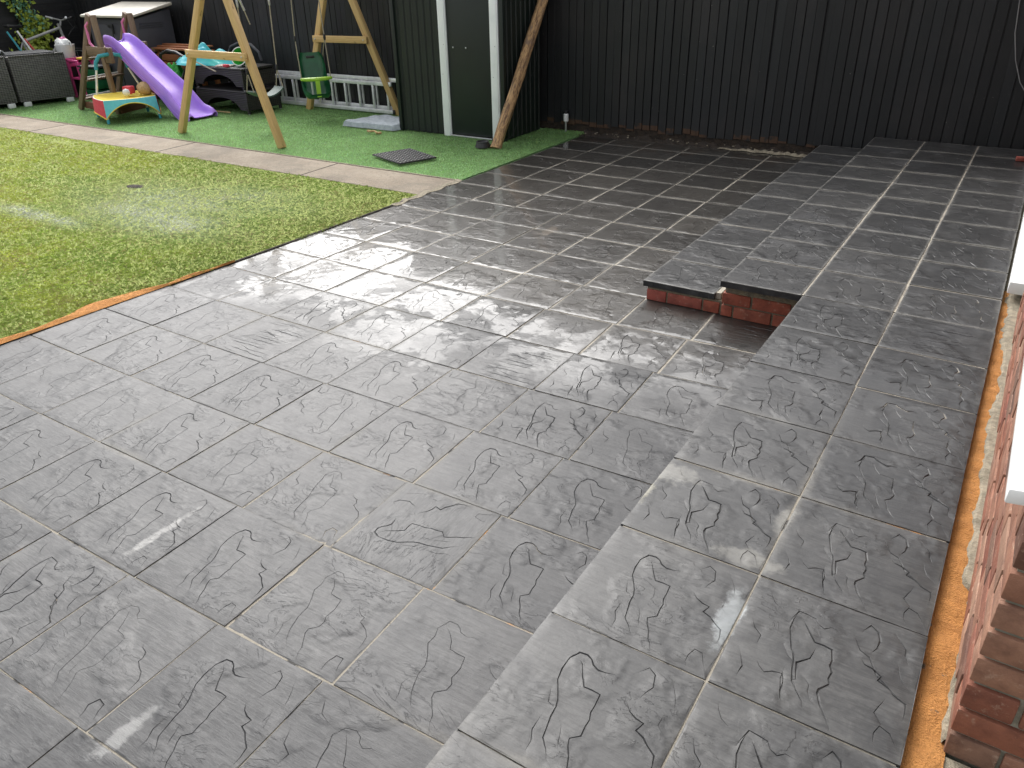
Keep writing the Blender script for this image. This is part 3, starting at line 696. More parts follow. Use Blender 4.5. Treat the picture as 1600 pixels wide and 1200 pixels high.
tag(tf, 'bright green artificial turf strip under the play things', 'artificial turf', kind='stuff')

# orange sand along the lawn edge of the patio
def sand_strip(u, v):
    y = 0.2+1.75*u
    w = .004+.12*math.exp(-((y-1.0)/.32)**2)+.05*math.exp(-((y-.38)/.2)**2)+.03*math.exp(-((y-1.62)/.16)**2)
    return Vector((float(SE(y))-.002-w*v, y, 0.0045+.016*math.sin(v*2.6)*(.7+.3*math.sin(u*37+v*5))))
struct('sand_edge', MB().grid(sand_strip, 70, 6), 'sand')
def soil_strip(u, v): return Vector((float(SE(1.75+2.1*u))-.002-.022*v, 1.75+2.1*u, .0045+.003*math.sin(v*3)))
struct('soil_edge', MB().grid(soil_strip, 60, 4), 'soil')
# bare soil and sand under the foot of the back fence
def foot(u, v):
    x = -3.72+2.8*u
    return Vector((x, 7.03+.26*v+.012*math.sin(u*61), -0.012+.045*v*(.6+.4*math.sin(u*47+1))+.012*math.sin(u*131+v*9)))
struct('soil_strip', MB().grid(foot, 110, 8), 'soil')
def foot2(u, v):
    x = -2.0+1.06*u
    return Vector((x, 7.05+.07*v+.018*math.sin(u*29), 0.004+.030*math.sin(v*3.0)*min(1, u*2.5)*(.75+.25*math.sin(u*83))))
struct('sand_strip', MB().grid(foot2, 70, 6), 'rough_concrete')
mb = MB(); rs = random.Random(21)
for k in range(40):
    xx = rs.uniform(-3.7, -1.0); yy = rs.uniform(7.06, 7.2); s_ = rs.uniform(.003, .010)
    mb.blob((xx, yy, .02+s_*.3), (s_*rs.uniform(.8, 1.6), s_, s_*.7), k, .3, 7, 5)
tag(link(bpy.data.objects.new('rubble', mb.mesh('rubble', M['rough_concrete']))), 'small stones and crumbs scattered along the soil at the fence foot', 'rubble', kind='stuff')

# ------------------------------------------------------------------ fences: one object for each board
def featheredge(name, L, pitch, bare):
    w = pitch-.007
    mb = MB(); prof = [(0, 0), (w, 0), (w, -.012), (w-.003, -.015), (.003, -.017), (0, -.014)]; q = len(prof)
    zs = [0, bare, L] if bare else [0, L]; vs = []; fs = []
    for z in zs: vs += [(px_, py_, z) for px_, py_ in prof]
    for i in range(len(zs)-1):
        for k in range(q): fs.append((i*q+k, i*q+(k+1) % q, i*q+q+(k+1) % q, i*q+q+k))
    fs += [tuple(range(q-1, -1, -1)), tuple(len(vs)-q+k for k in range(q))]
    mb.add(vs, fs); me = mb.mesh(name, [M['fence'], M['bare']], smooth=False)
    if bare:
        for p in me.polygons:
            if p.center.z < bare and max(me.vertices[i].co.z for i in p.vertices) < bare+1e-4: p.material_index = 1
    return me
def fence_run(parent, x0, x1, y, z0, L, pitch, bare=False):
    vars_ = [featheredge('board', L, pitch, b) for b in ((0, .02, .03, .045, .055, .07) if bare else (0,))]
    x = x0; k = 0; lx = wloc(parent)
    while x < x1:
        zz = z0+random.uniform(-.022, .012)
        o = link(bpy.data.objects.new('board', vars_[random.randrange(len(vars_))])); o.parent = parent
        o.location = Vector((x, y+random.gauss(0, .0018), zz))-lx; o.rotation_euler = (random.gauss(0, .001), random.gauss(0, .0028), random.gauss(0, .012))
        x += pitch*random.uniform(.97, 1.03)
FY = 7.25
fr = thing('clad_wall', 'tall black vertical board wall behind the paved terrace', 'wall', (-1.7, FY, 0))
part('backing', MB().box((-1.95, FY+.03, 1.36), (6.3, .03, 2.6)), 'black_pl', fr, smooth=False)
part('gravel_board', MB().box((-1.95, FY+.012, .02), (6.3, .03, .14)), 'soil', fr, smooth=False)
fence_run(fr, -4.25, -1.05, FY, .085, 2.60, .098, True)
fence_run(fr, -1.05, 1.25, FY, .085, 2.60, .098, False)
part('hidden_boards', MB().box((-4.67, FY, 1.36), (.82, .02, 2.55)), 'fence', fr, smooth=False)
fl = thing('fence', 'long black vertical board fence behind the play area', 'fence', (-9.5, FY, 0))
part('backing', MB().box((-9.6, FY+.035, .96), (9.05, .03, 1.94)), 'black_pl', fl, smooth=False)
fence_run(fl, -14.1, -5.12, FY, .03, 1.95, .098)
fe = thing('boarded_wall', 'black horizontally boarded wall behind the bicycle and climber', 'wall', (-14.05, 5.8, 0))
part('backing', MB().box((-14.07, 5.25, 1.0), (.06, 4.2, 2.0)), 'black_pl', fe, smooth=False)
hb = MB().add([(0, -2.05, 0), (0, 2.05, 0), (.016, 2.05, 0), (.016, -2.05, 0), (0, -2.05, .135), (0, 2.05, .135), (.004, 2.05, .135), (.004, -2.05, .135)],
              [(3, 2, 1, 0), (4, 5, 6, 7), (0, 1, 5, 4), (1, 2, 6, 5), (2, 3, 7, 6), (3, 0, 4, 7)]).mesh('board', M['fence'], smooth=False)
for k in range(16):
    o = link(bpy.data.objects.new('board', hb)); o.parent = fe
    o.location = (0.0, -.6, .02+.122*k); o.rotation_euler = (random.gauss(0, .0015), 0, 0)
# grey cable hanging on the board wall
single('cable', MB().tube([(.455, 7.222, 2.2), (.47, 7.222, 1.46), (.50, 7.222, 1.2), (.56, 7.222, .98), (.64, 7.222, .8), (.75, 7.222, .66), (.95, 7.222, .6)], .0045, 6), 'cable', (.47, 7.222, 1.46),
       'thin grey cable hanging down the black board wall by the house', 'cable')

# ------------------------------------------------------------------ house: brick wall, window sill, patio door
house = thing('house', 'red brick house wall with white sill beside the paved terrace', 'house', (1.1, 3.0, .19))
WX = 0.985; WY = 0.13
part('wall', MB().box((WX+.012+.15, (WY+.012+3.05)/2, .55), (.30, 3.05-WY-.012, .74)).box((WX+.012+.15, (3.04+7.14)/2+.004, .12), (.30, 4.09, .26)), 'mortar', house, smooth=False)
part('wall', MB().box((WX+.155, 1.25, 2.05), (.29, 2.2, .9)).box((WX+.155, 4.9, 2.45), (.29, 4.5, .5)), 'brick', house, smooth=False)
HB = MB().box((0, 0, 0), (.215, .1025, .0695)).mesh('brick', M['brick'], bevel=.0045)
def hbrick(a0, a1, z, axis, full=False):
    o = link(bpy.data.objects.new('brick', HB)); o.parent = house; L = a1-a0; j = random.gauss(0, .0012)
    if axis == 'y': loc = (WX+.03+j, (a0+a1)/2, z); o.rotation_euler.z = math.pi/2
    else: loc = ((a0+a1)/2, WY+.03+j, z)
    if full: loc = (WX+.051+j, loc[1], z) if axis == 'y' else (loc[0], WY+.051+j, z)
    o.scale = (L/.215, 1 if full else .6, random.uniform(.97, 1.02)); o.location = Vector(loc)-Vector(house.location)
CP = .081
for c_ in range(9):
    z = .2+.036+CP*c_-.0
    even = c_ % 2 == 0
    if even: hbrick(WY, WY+.215, z, 'y', True); a = WY+.226
    else: a = WY+.1135
    while a < 3.02:
        b = min(a+.215, 3.03)
        if b-a > .05: hbrick(a, b, z, 'y')
        a = b+.011
    if even: a = WX+.1135
    else: hbrick(WX, WX+.215, z, 'x', True); a = WX+.226
    while a < 1.42:
        b = min(a+.215, 1.42)
        if b-a > .03: hbrick(a, b, z, 'x')
        a = b+.011
part('wall', MB().box((1.21, WY+.165, .55), (.42, .30, .74)), 'mortar', house, smooth=False)
sill = part('window_sill', MB().add([(.938, .155, .895), (1.16, .155, .925), (1.16, 1.98, .925), (.938, 1.98, .895), (.938, .155, .93), (1.16, .155, .965), (1.16, 1.98, .965), (.938, 1.98, .93)],
      [(3, 2, 1, 0), (4, 5, 6, 7), (0, 1, 5, 4), (1, 2, 6, 5), (2, 3, 7, 6), (3, 0, 4, 7)]), 'upvc', house, bevel=.005)
win = part('window', MB().box((1.10, 1.06, 1.0), (.07, 1.8, .06)).box((1.10, 1.06, 1.57), (.07, 1.8, .06)).box((1.10, .19, 1.285), (.07, .06, .51)).box((1.10, 1.93, 1.285), (.07, .06, .51)).box((1.10, 1.06, 1.285), (.07, .05, .51)), 'upvc', house, bevel=.006)
part('pane', MB().box((1.11, .63, 1.285), (.02, .80, .50)), 'glass', win, smooth=False)
part('pane', MB().box((1.11, 1.49, 1.285), (.02, .80, .50)), 'glass', win, smooth=False)
door = part('patio_door', MB().box((.985, 4.55, .30), (.14, 2.75, .065)).box((1.03, 4.55, .37), (.07, 2.7, .075)).box((1.03, 3.23, 1.25), (.07, .07, 1.75)).box((1.03, 5.88, 1.25), (.07, .07, 1.75)).box((1.03, 4.55, 1.25), (.07, .07, 1.75)).box((1.03, 4.55, 2.16), (.07, 2.7, .07)), 'upvc', house, bevel=.006)
part('pane', MB().box((1.04, 3.89, 1.25), (.02, 1.24, 1.72)), 'glass', door, smooth=False)
part('pane', MB().box((1.04, 5.21, 1.25), (.02, 1.24, 1.72)), 'glass', door, smooth=False)
part('wall', MB().box((WX+.155, 6.55, 1.23), (.29, 1.2, 1.94)).box((WX+.155, 2.62, 1.55), (.29, .55, 1.27)), 'brick', house, smooth=False)
# sand filled gap and concrete haunch between terrace and wall
def gap_s(u, v):
    y = -3.2+6.6*u
    return Vector((.905+.088*v, y, .203+.012*math.sin(v*2.4+.3)+.004*math.sin(y*31)+.003*math.sin(y*77+v*6)))
struct('threshold', MB().box((1.42, -1.55, .10), (.86, 3.34, .206)), 'rough_concrete', smooth=False)
struct('sand_gap', MB().grid(gap_s, 260, 8), 'sand')
def gap_c(u, v):
    y = .15+6.95*u
    nz = lambda k, sd: float(vnoise(np.array([y]), np.array([0.]), k, sd)[0])-.5
    inner = .952+.035*nz(2.2, 71)+.03*nz(9, 72)+.012*nz(30, 73)+(.03 if y < .75 else 0)-min(.03, max(0, (y-1.6)*.02))
    return Vector((inner+(.99-inner)*v, y, .2055+.019*min(1, v*3)+.002*math.sin(y*41)))
struct('concrete_haunch', MB().grid(gap_c, 240, 6), 'rough_concrete')

# ------------------------------------------------------------------ steel shed
SX0, SX1, SY0, SY1, SH = -5.83, -4.29, 6.33, 7.12, 1.88
shed = thing('garden_shed', 'dark green ribbed steel shed with white door jambs', 'shed', (-5.06, 6.7, 0))
def ribbed(p0, p1, z0, z1, nrm, pitch=.098):
    p0 = Vector((*p0, 0)); p1 = Vector((*p1, 0)); d = (p1-p0); L = d.length; d.normalize(); nr = Vector((*nrm, 0)); pts = []
    s_ = 0
    while s_ < L-1e-4:
        for a, o in ((0, 0), (.62, 0), (.72, -.011), (.9, -.011), (1.0, 0)):
            if a < 1.0 or s_+pitch >= L-1e-4: pts.append((min(L, s_+pitch*a), o))
        s_ += pitch
    vs = []; fs = []
    for t_, o in pts:
        for z in (z0, z1): vs.append(p0+d*t_+nr*o+Vector((0, 0, z)))
        for z in (z0, z1): vs.append(p0+d*t_-nr*.025+Vector((0, 0, z)))
    for i in range(len(pts)-1):
        a = i*4; b = a+4; fs += [(a, b, b+1, a+1), (a+2, a+3, b+3, b+2), (a, a+2, b+2, b), (a+1, b+1, b+3, a+3)]
    fs += [(0, 1, 3, 2), (len(vs)-4, len(vs)-2, len(vs)-1, len(vs)-3)]
    return MB().add(vs, fs)
part('wall_panel', ribbed((SX0, SY0), (-5.16, SY0), .01, SH, (0, -1)), 'shed_green', shed, smooth=False)
part('wall_panel', ribbed((-4.335, SY0), (SX1, SY0), .01, SH, (0, -1), .045), 'shed_green', shed, smooth=False)
part('wall_panel', ribbed((SX1, SY0), (SX1, SY1), .01, SH, (1, 0)), 'shed_green', shed, smooth=False)
part('wall_panel', ribbed((SX0, SY1), (SX0, SY0), .01, SH, (-1, 0)), 'shed_green', shed, smooth=False)
part('wall_panel', MB().box((-5.06, SY1-.01, SH/2), (1.5, .02, SH-.02)), 'shed_green', shed, smooth=False)
part('corner_trim', MB().box((SX0+.004, SY0-.004, SH/2), (.05, .05, SH)), 'shed_green', shed, bevel=.004)
part('corner_trim', MB().box((SX1-.006, SY0+.006, SH/2), (.05, .05, SH)), 'shed_green', shed, bevel=.004)
for a, b in ((-5.165, -5.045), (-4.455, -4.335)):
    j = part('door_jamb', MB().box(((a+b)/2, SY0-.012, SH/2), (b-a-.028, .036, SH)).box((b-.014, SY0-.006, SH/2), (.022, .03, SH)), 'white_steel', shed, bevel=.004)
    part('screw', MB().lathe([(.006, 0), (.006, .003), (.003, .005)], ((a+b)/2-.012, SY0-.03, .70), 8, (0, -1, 0)), 'steel', j)
    part('screw', MB().lathe([(.006, 0), (.006, .003), (.003, .005)], ((a+b)/2+.02, SY0-.03, 1.02), 8, (0, -1, 0)), 'steel', j)
dr = part('door', MB().box((-4.75, SY0+.012, SH/2+.005), (.60, .03, SH-.05)), 'shed_green', shed, bevel=.004)
for sx_ in (-4.97, -4.79): part('screw', MB().lathe([(.009, 0), (.009, .004), (.004, .007)], (sx_, SY0-.004, .99), 10, (0, -1, 0)), 'steel', dr)
part('threshold', MB().box((-4.75, SY0-.022, .014), (.60, .04, .02)), 'steel', shed, bevel=.003)
part('roof', MB().add([(SX0-.05, SY0-.07, SH), (SX1+.05, SY0-.07, SH), (SX1+.05, SY1+.04, SH+.06), (SX0-.05, SY1+.04, SH+.06), (SX0-.05, SY0-.07, SH+.05), (SX1+.05, SY0-.07, SH+.05), (SX1+.05, SY1+.04, SH+.11), (SX0-.05, SY1+.04, SH+.11)],
     [(3, 2, 1, 0), (4, 5, 6, 7), (0, 1, 5, 4), (1, 2, 6, 5), (2, 3, 7, 6), (3, 0, 4, 7)]), 'shed_green', shed, bevel=.006)

# leaning log
p0 = Vector((-4.18, 5.975, -.01)); p1 = Vector((-4.165, 7.17, 1.72)); d = (p1-p0); L = d.length
rs = random.Random(9)
def logf(u, v):
    t = 2*math.pi*u; z = v*L
    r = .057+.004*math.sin(3*t+z*2)+.0035*math.sin(5*t-z*5+1)+.004*math.sin(z*6+t)+.006*math.exp(-((z-.9)/.05)**2)*max(0,math.cos(t-4))+.006*math.exp(-((z-.45)/.04)**2)*max(0,math.cos(t-5))+.012*max(0, 1-z/.12)**2*(1+.3*math.sin(4*t))
    return Vector((r*math.cos(t), r*math.sin(t), z))
mb = MB().grid(logf, 25, 50); k = len(mb.v)
mb.add([logf(i/24, 0) for i in range(24)], [tuple(range(23, -1, -1))]); mb.add([logf(i/24, 1) for i in range(24)], [tuple(range(24))])
o = link(bpy.data.objects.new('log_pole', mb.mesh('log_pole', M['bark'], angle=60)))
o.rotation_euler = d.to_track_quat('Z', 'Y').to_euler(); o.location = p0
tag(o, 'rough brown log leaning back against the wall beside the shed', 'log')
single('wire', MB().tube([(-4.115, 6.03, .06), (-4.09, 6.2, .12), (-4.10, 6.36, .30), (-4.13, 6.45, .47)], .0018, 5).tube([(-4.12, 6.55, .62), (-4.08, 6.66, .75), (-4.1, 6.75, .97)], .0016, 5), 'black_pl', (-4.1, 6.3, .3), 'thin dark wire looping off the leaning log', 'wire')
bw = thing('pet_bowl', 'low black plastic bowl on the turf at the foot of the log', 'bowl', (-4.33, 5.93, .012))
part('dish', MB().lathe([(.085, 0), (.08, .02), (.07, .055), (.064, .058), (.058, .05), (.05, .02), (0, .016)], (-4.33, 5.93, .012), 20), 'black_pl', bw)
part('rim', MB().lathe([(.062, .054), (.072, .052), (.074, .058), (.068, .064), (.060, .060)], (-4.33, 5.93, .012), 20, None, True), 'rubber', bw)
part('holder', MB().tube([(-4.42, 5.96, .02), (-4.38, 6.0, .06), (-4.30, 6.0, .062), (-4.24, 5.96, .02)], .008, 6), 'black_pl', bw)

sl = thing('stake_light', 'small steel and white solar stake light in the turf corner', 'garden light', (-3.95, 7.17, 0))
part('stake', MB().tube([(-3.95, 7.17, -.02), (-3.95, 7.17, .13)], .0125, 10), 'steel', sl)
part('shade', MB().lathe([(.022, .115), (.030, .125), (.031, .20), (.024, .21)], (-3.95, 7.17, 0), 14), 'white_pl', sl)
part('cap', MB().lathe([(.014, .21), (.014, .226), (.032, .232), (.032, .243), (.012, .25), (0, .25)], (-3.95, 7.17, 0), 14), 'black_pl', sl)

# rubber grid mat over the drain
gm = thing('grid_mat', 'black rubber grid mat lying on the turf by the path', 'mat', (-4.8, 5.1, .02))
A0 = [Vector((-5.12, 4.97, 0)), Vector((-4.58, 4.78, 0)), Vector((-4.42, 5.19, 0)), Vector((-4.95, 5.40, 0))]
def bil(u, v, z): 
    q = (A0[0]*(1-u)+A0[1]*u)*(1-v)+(A0[3]*(1-u)+A0[2]*u)*v; return Vector((q.x, q.y, z))
mb = MB()
for k in range(13): mb.bar(bil(k/12, 0, .030), bil(k/12, 1, .030), .009, .016, (0, 0, 1))
for k in range(11): mb.bar(bil(0, k/10, .031), bil(1, k/10, .031), .010, .010, (0, 0, 1))
part('grid', mb, 'rubber', gm, smooth=False)
mb = MB()
for i in range(12):
    for j in range(10):
        c_ = bil((i+.5)/12, (j+.5)/10, .0); mb.lathe([(.012, .02), (.010, .038), (0, .040)], c_, 6)
part('studs', mb, 'cable', gm)['kind'] = 'stuff'

# pale fleece pet bed and a chewed toy
def pad(u, v):
    x = -6.72+.85*u+.16*v; y = 6.16+.60*v+.03*u; e = min(u, 1-u, v, 1-v); h = .075*min(1, (e/.05))**.5
    return Vector((x+.006*math.sin(v*11), y+.005*math.sin(u*13), .012+h*(.9+.1*math.sin(u*17+v*5)*math.sin(v*15))))
single('pet_bed', MB().grid(pad, 40, 30), 'fleece', (-6.3, 6.5, .012), 'flat pale grey fleece pet bed beside the shed corner', 'pet bed')
mb = MB().tube([(-6.09, 5.98, .025), (-6.03, 5.95, .035), (-5.98, 5.97, .04), (-5.92, 5.94, .03), (-5.87, 5.96, .022)], [.012, .014, .011, .015, .010], 7).blob((-6.09, 5.98, .03), (.022, .018, .016), 3).blob((-5.88, 5.96, .028), (.022, .02, .016), 4)
single('chew_toy', mb, 'straw', (-5.98, 5.96, .012), 'small tan chew toy lying on the turf in front of the pet bed', 'toy')
mb = MB(); rs = random.Random(5)
for k in range(26):
    xx = rs.uniform(-4.15, -3.75); yy = rs.uniform(6.3, 7.15); s_ = rs.uniform(.006, .016); a = rs.uniform(0, 6.28)
    mb.add([(xx+s_*math.cos(a+q), yy+s_*.6*math.sin(a+q), .03+.006*math.sin(q*2)) for q in (0, 1.57, 3.14, 4.71)], [(0, 1, 2, 3)])
tag(link(bpy.data.objects.new('fallen_petals', mb.mesh('fallen_petals', M['leaf_y']))), 'pale fallen petals scattered on the turf near the stake light', 'petals', kind='stuff')

# ------------------------------------------------------------------ ladder
ld = thing('ladder', 'aluminium extension ladder lying on edge along the fence', 'ladder', (-7.75, 7.12, .03))
def rail(x0, x1, y, z): return MB().box(((x0+x1)/2, y, z), (x1-x0, .028, .052))
for x0, x1, y, z in ((-8.95, -6.63, 7.10, .045), (-8.95, -6.63, 7.10, .405), (-8.90, -6.56, 7.145, .455), (-8.90, -6.60, 7.145, .085)):
    part('rail', rail(x0, x1, y, z), 'alu', ld, bevel=.004)
for k in range(9):
    xx = -8.80+.262*k; part('rung', MB().box((xx, 7.10, .225), (.032, .03, .31)), 'alu', ld, bevel=.006)
for k in range(9):
    xx = -8.775+.262*k; part('rung', MB().box((xx, 7.145, .27), (.028, .026, .32)), 'alu', ld, bevel=.006)
part('end_cap', MB().box((-6.615, 7.10, .045), (.035, .036, .06)), 'black_pl', ld, bevel=.004)
part('end_cap', MB().box((-6.55, 7.145, .455), (.035, .036, .06)), 'black_pl', ld, bevel=.004)

# ------------------------------------------------------------------ swing set with two swings
sw = thing('swing_frame', 'tall pale pine A frame swing set on the turf', 'swing frame', (-7.33, 5.95, 0))
AP1 = Vector((-7.27, 5.0, 1.98)); AP2 = Vector((-7.35, 6.98, 1.98))
F1 = (Vector((-8.31, 4.91, 0)), Vector((-6.40, 4.85, 0))); F2 = (Vector((-8.12, 6.96, 0)), Vector((-6.56, 7.14, 0)))
for AP, F in ((AP1, F1), (AP2, F2)):
    for q, s_ in zip(F, (-1, 1)): bar_part('leg', q, AP+Vector((s_*.04, 0, 0)), .088, .068, 'pine', sw, bevel=.006)
    a, b = F[0].lerp(AP, .485), F[1].lerp(AP, .485)
    a += Vector((-.05, -.062, 0)); b += Vector((.05, -.062, 0)); bar_part('cross_brace', a, b, .085, .04, 'pine', sw, up=(0, 1, 0), bevel=.004)
    for q in (a+Vector((.05, -.022, 0)), b+Vector((-.05, -.022, 0))): part('bolt', MB().lathe([(.011, 0), (.009, .006), (0, .008)], q, 8, (0, -1, 0)), 'steel', sw)
bar_part('beam', AP1+Vector((0, -.2, .04)), AP2+Vector((0, .2, .04)), .09, .09, 'pine', sw, up=(1, 0, 0))
def rope_pts(a, b, n=6): return [Vector(a).lerp(Vector(b), i/n) for i in range(n+1)]
bs = thing('belt_swing', 'grey green belt seat swing hanging nearer the timber leg', 'swing', (-7.33, 5.53, .45))
def belt(u, v):
    y = 5.30+.47*u; z = .50-.085*math.sin(math.pi*u)**.8; x = -7.33+(v-.5)*.16
    return Vector((x, y, z))
part('seat', MB().grid(belt, 22, 5), 'belt', bs, solid=.018)
for ye, xt in ((5.30, 5.33), (5.77, 5.82)):
    part('rope', MB().tube(rope_pts((-7.31, xt, 1.95), (-7.33, ye, .72)), .007, 6).tube([(-7.33, ye, .72), (-7.395, ye, .50)], .006, 6).tube([(-7.33, ye, .72), (-7.265, ye, .50)], .006, 6), 'rope', bs)
    part('clip', MB().lathe([(.012, -.03), (.016, -.01), (.016, .02), (.010, .04)], (-7.33, ye, .73), 8), 'black_pl', bs)
    part('adjuster', MB().lathe([(.010, -.05), (.014, -.03), (.014, .03), (.010, .05)], Vector((-7.31, xt, 1.95)).lerp(Vector((-7.33, ye, .72)), .38), 8), 'steel', bs)
by = thing('baby_swing', 'dark green baby seat swing with lime safety bar', 'swing', (-7.32, 6.38, .3))
BA = -.62; FX = Vector((math.cos(BA), math.sin(BA), 0)); FYv = Vector((-math.sin(BA), math.cos(BA), 0)); BC = Vector((-7.33, 6.40, 0))
prof = [(-.235, .83), (-.225, .76), (-.20, .64), (-.17, .51), (-.13, .39), (-.06, .315), (.04, .295), (.12, .305), (.165, .335), (.18, .355)]
hw_ = [.115, .155, .165, .16, .165, .17, .17, .16, .13, .11]; wall = [.03, .06, .09, .14, .19, .20, .17, .11, .05, .02]
def bseat(u, v):
    k = v*(len(prof)-1); i = min(int(k), len(prof)-2); f = k-i
    px_ = prof[i][0]*(1-f)+prof[i+1][0]*f; pz = prof[i][1]*(1-f)+prof[i+1][1]*f; w = hw_[i]*(1-f)+hw_[i+1]*f; wl = wall[i]*(1-f)+wall[i+1]*f
    s_ = (u-.5)*2; aw = abs(s_)
    nx, nz = (.9, .42) if v < .45 else (.15, .98)
    lift = wl*max(0, (aw-.55)/.45)**1.6
    yy = w*math.copysign(min(1, aw*1.25), s_)
    return BC+FX*(px_+nx*lift)+FYv*yy+Vector((0, 0, pz+nz*lift))
sb = part('seat', MB().grid(bseat, 23, 34).grid(lambda u, v: bseat(u, v)-FX*(.012 if v < .5 else .003)-Vector((0, 0, .004 if v < .4 else .012))+FYv*(.008*(u-.5)*2), 23, 34), 'green_pl', by, angle=60)
part('handle_slot', MB().box(BC+FX*(-.222)+Vector((0, 0, .775)), (.012, .11, 0.03), BA), 'black_pl', sb, bevel=.005)
q0 = BC+FX*.08+Vector((0, 0, .535))
part('safety_bar', MB().tube([q0-FYv*.20, q0-FYv*.12+FX*.05, q0+FX*.07, q0+FYv*.12+FX*.05, q0+FYv*.20], [.018, .024, .026, .024, .018], 8).box(q0+FX*.07+Vector((0, 0, -.12)), (.035, .055, .20), BA), 'lime', by, bevel=0)
part('strap', MB().box(q0+FX*.02+FYv*(-.07)+Vector((0, 0, -.12)), (.008, .03, .22), .2), 'white_pl', by, smooth=False)
for s_, yt in ((-1, 6.2), (1, 6.62)):
    ring = BC+FYv*(s_*.19)+FX*(-.02)+Vector((0, 0, 1.02)); top = Vector((-7.33, yt, 1.95))
    part('rope', MB().tube(rope_pts(top, ring), .007, 6).tube([ring, BC+FX*(-.22)+FYv*(s_*.16)+Vector((0, 0, .74))], .006, 6).tube([ring, q0+FYv*(s_*.19)], .006, 6), 'rope', by)
    part('clip', MB().lathe([(.012, -.035), (.017, -.01), (.017, .015), (.010, .035)], ring, 8), 'black_pl', by)
tr = thing('trapeze_rope', 'pale rope with steel shackle hanging behind the near swing leg', 'rope', (-7.3, 5.14, 1.5))
part('rope', MB().tube(rope_pts((-7.31, 5.20, 1.95), (-7.25, 5.40, 1.25)), .007, 6), 'rope', tr)
part('shackle', MB().tube(rope_pts((-7.285, 5.29, 1.62), (-7.262, 5.36, 1.40), 2), .013, 8), 'steel', tr)

# ------------------------------------------------------------------ stacked rattan tables and what lies on them
def rattan_table(name, label, x0, x1, y0, y1, z0, h):
    t = thing(name, label, 'table', ((x0+x1)/2, (y0+y1)/2, z0), 'stacked rattan tables')
    part('table_top', MB().box(((x0+x1)/2, (y0+y1)/2, z0+h-.015), (x1-x0, y1-y0, .03)), 'rattan_black', t, bevel=.006)
    for xx in (x0+.02, x1-.02):
        for yy in (y0+.02, y1-.02):
            g = part('leg', MB().box((xx, yy, z0+(h-.03)/2), (.036, .036, h-.032)), 'rattan_black', t, bevel=.003)
            part('foot', MB().lathe([(.014, 0), (.014, .03)], (xx, yy, z0-.008), 8), 'alu', g)
    def apron(a, b, nrm):
        a = Vector(a); b = Vector(b); vs = []; fs = []; N = 16; nv = Vector(nrm)*.012
        for i in range(N+1):
            f = i/N; p = a.lerp(b, f); zl = z0+.045+.16*max(0, 1-((f-.5)/.36)**2)**.5*(h/.32) if abs(f-.5) < .36 else z0+.045
            for off in (nv, -nv): vs += [p+off+Vector((0, 0, zl-p.z)), p+off+Vector((0, 0, z0+h-.031-p.z))]
        for i in range(N):
            k = i*4; fs += [(k, k+4, k+5, k+1), (k+2, k+3, k+7, k+6), (k, k+2, k+6, k+4)]
        return MB().add(vs, fs)
    part('apron', apron((x0+.04, y0+.015, 0), (x1-.04, y0+.015, 0), (0, 1, 0)), 'rattan_black', t, smooth=False)
    part('apron', apron((x0+.04, y1-.015, 0), (x1-.04, y1-.015, 0), (0, 1, 0)), 'rattan_black', t, smooth=False)
    part('apron', MB().box((x1-.015, (y0+y1)/2, z0+h/2), (.024, y1-y0-.08, h-.10)), 'rattan_black', t, smooth=False)
    part('apron', MB().box((x0+.015, (y0+y1)/2, z0+h/2), (.024, y1-y0-.08, h-.10)), 'rattan_black', t, smooth=False)
    return t
rattan_table('rattan_table', 'black rattan low table standing on the turf under another', -9.62, -8.53, 6.2, 6.82, .012, .305)
rattan_table('rattan_table', 'black rattan low table stacked on top of another', -9.62, -8.57, 6.22, 6.82, .325, .285)
TZ = .612
def cloth(cx, cy, rx, ry, h, seed, z):
    rr = np.random.default_rng(seed); ph = rr.uniform(0, 6.28, 12)
    def fn(u, v):
        a = 2*math.pi*u; r = v; e = 1+.16*math.sin(3*a+ph[0])+.08*math.sin(7*a+ph[1])
        x = r*e*math.cos(a); y = r*e*math.sin(a)
        hh = h*max(0, 1-r**2.6)*(1+.35*math.sin(5*x+ph[2])*math.cos(4*y+ph[3]))+.035*math.sin(13*x+6*y+ph[4])*(1-r)+.022*math.sin(19*y-9*x+ph[5])*(1-r*.6)
        return Vector((cx+rx*x, cy+ry*y, z+max(.004, hh)))
    return MB().grid(fn, 64, 22)
single('play_tent', cloth(-9.62, 6.46, .66, .27, .19, 3, TZ), 'f_turq', (-9.5, 6.46, TZ), 'crumpled turquoise nylon play tent heaped on the stacked tables', 'tent', angle=80)
single('green_cloth', cloth(-10.22, 6.34, .17, .15, .16, 6, .42), 'f_green', (-10.22, 6.34, .42), 'bunched bright green nylon cloth behind the slide', 'cloth', angle=80)
bk = thing('toy_bucket', 'bright green bucket with white rim lying on the stacked tables', 'bucket', (-8.78, 6.42, TZ))
ax = Vector((.25, -.9, .35)).normalized()
part('body', MB().lathe([(0, -.13), (.07, -.13), (.12, .06), (.116, .06), (.066, -.125), (0, -.12)], (-8.78, 6.44, TZ+.115), 20, ax), 'f_green', bk)
part('rim', MB().lathe([(.116, .05), (.128, .052), (.128, .066), (.116, .066)], (-8.78, 6.44, TZ+.115), 20, ax, True), 'white_pl', bk)
single('magazine', MB().box((-9.02, 6.34, TZ+.012), (.24, .17, .02), .3), 'paper', (-9.02, 6.34, TZ), 'printed magazine lying on the stacked tables by the green bucket', 'magazine', bevel=.003)
single('toy_block', MB().box((-8.93, 6.27, TZ+.02), (.11, .05, .035), -.2), 'f_red', (-8.93, 6.27, TZ), 'small red toy block near the front of the stacked tables', 'toy', bevel=.006)
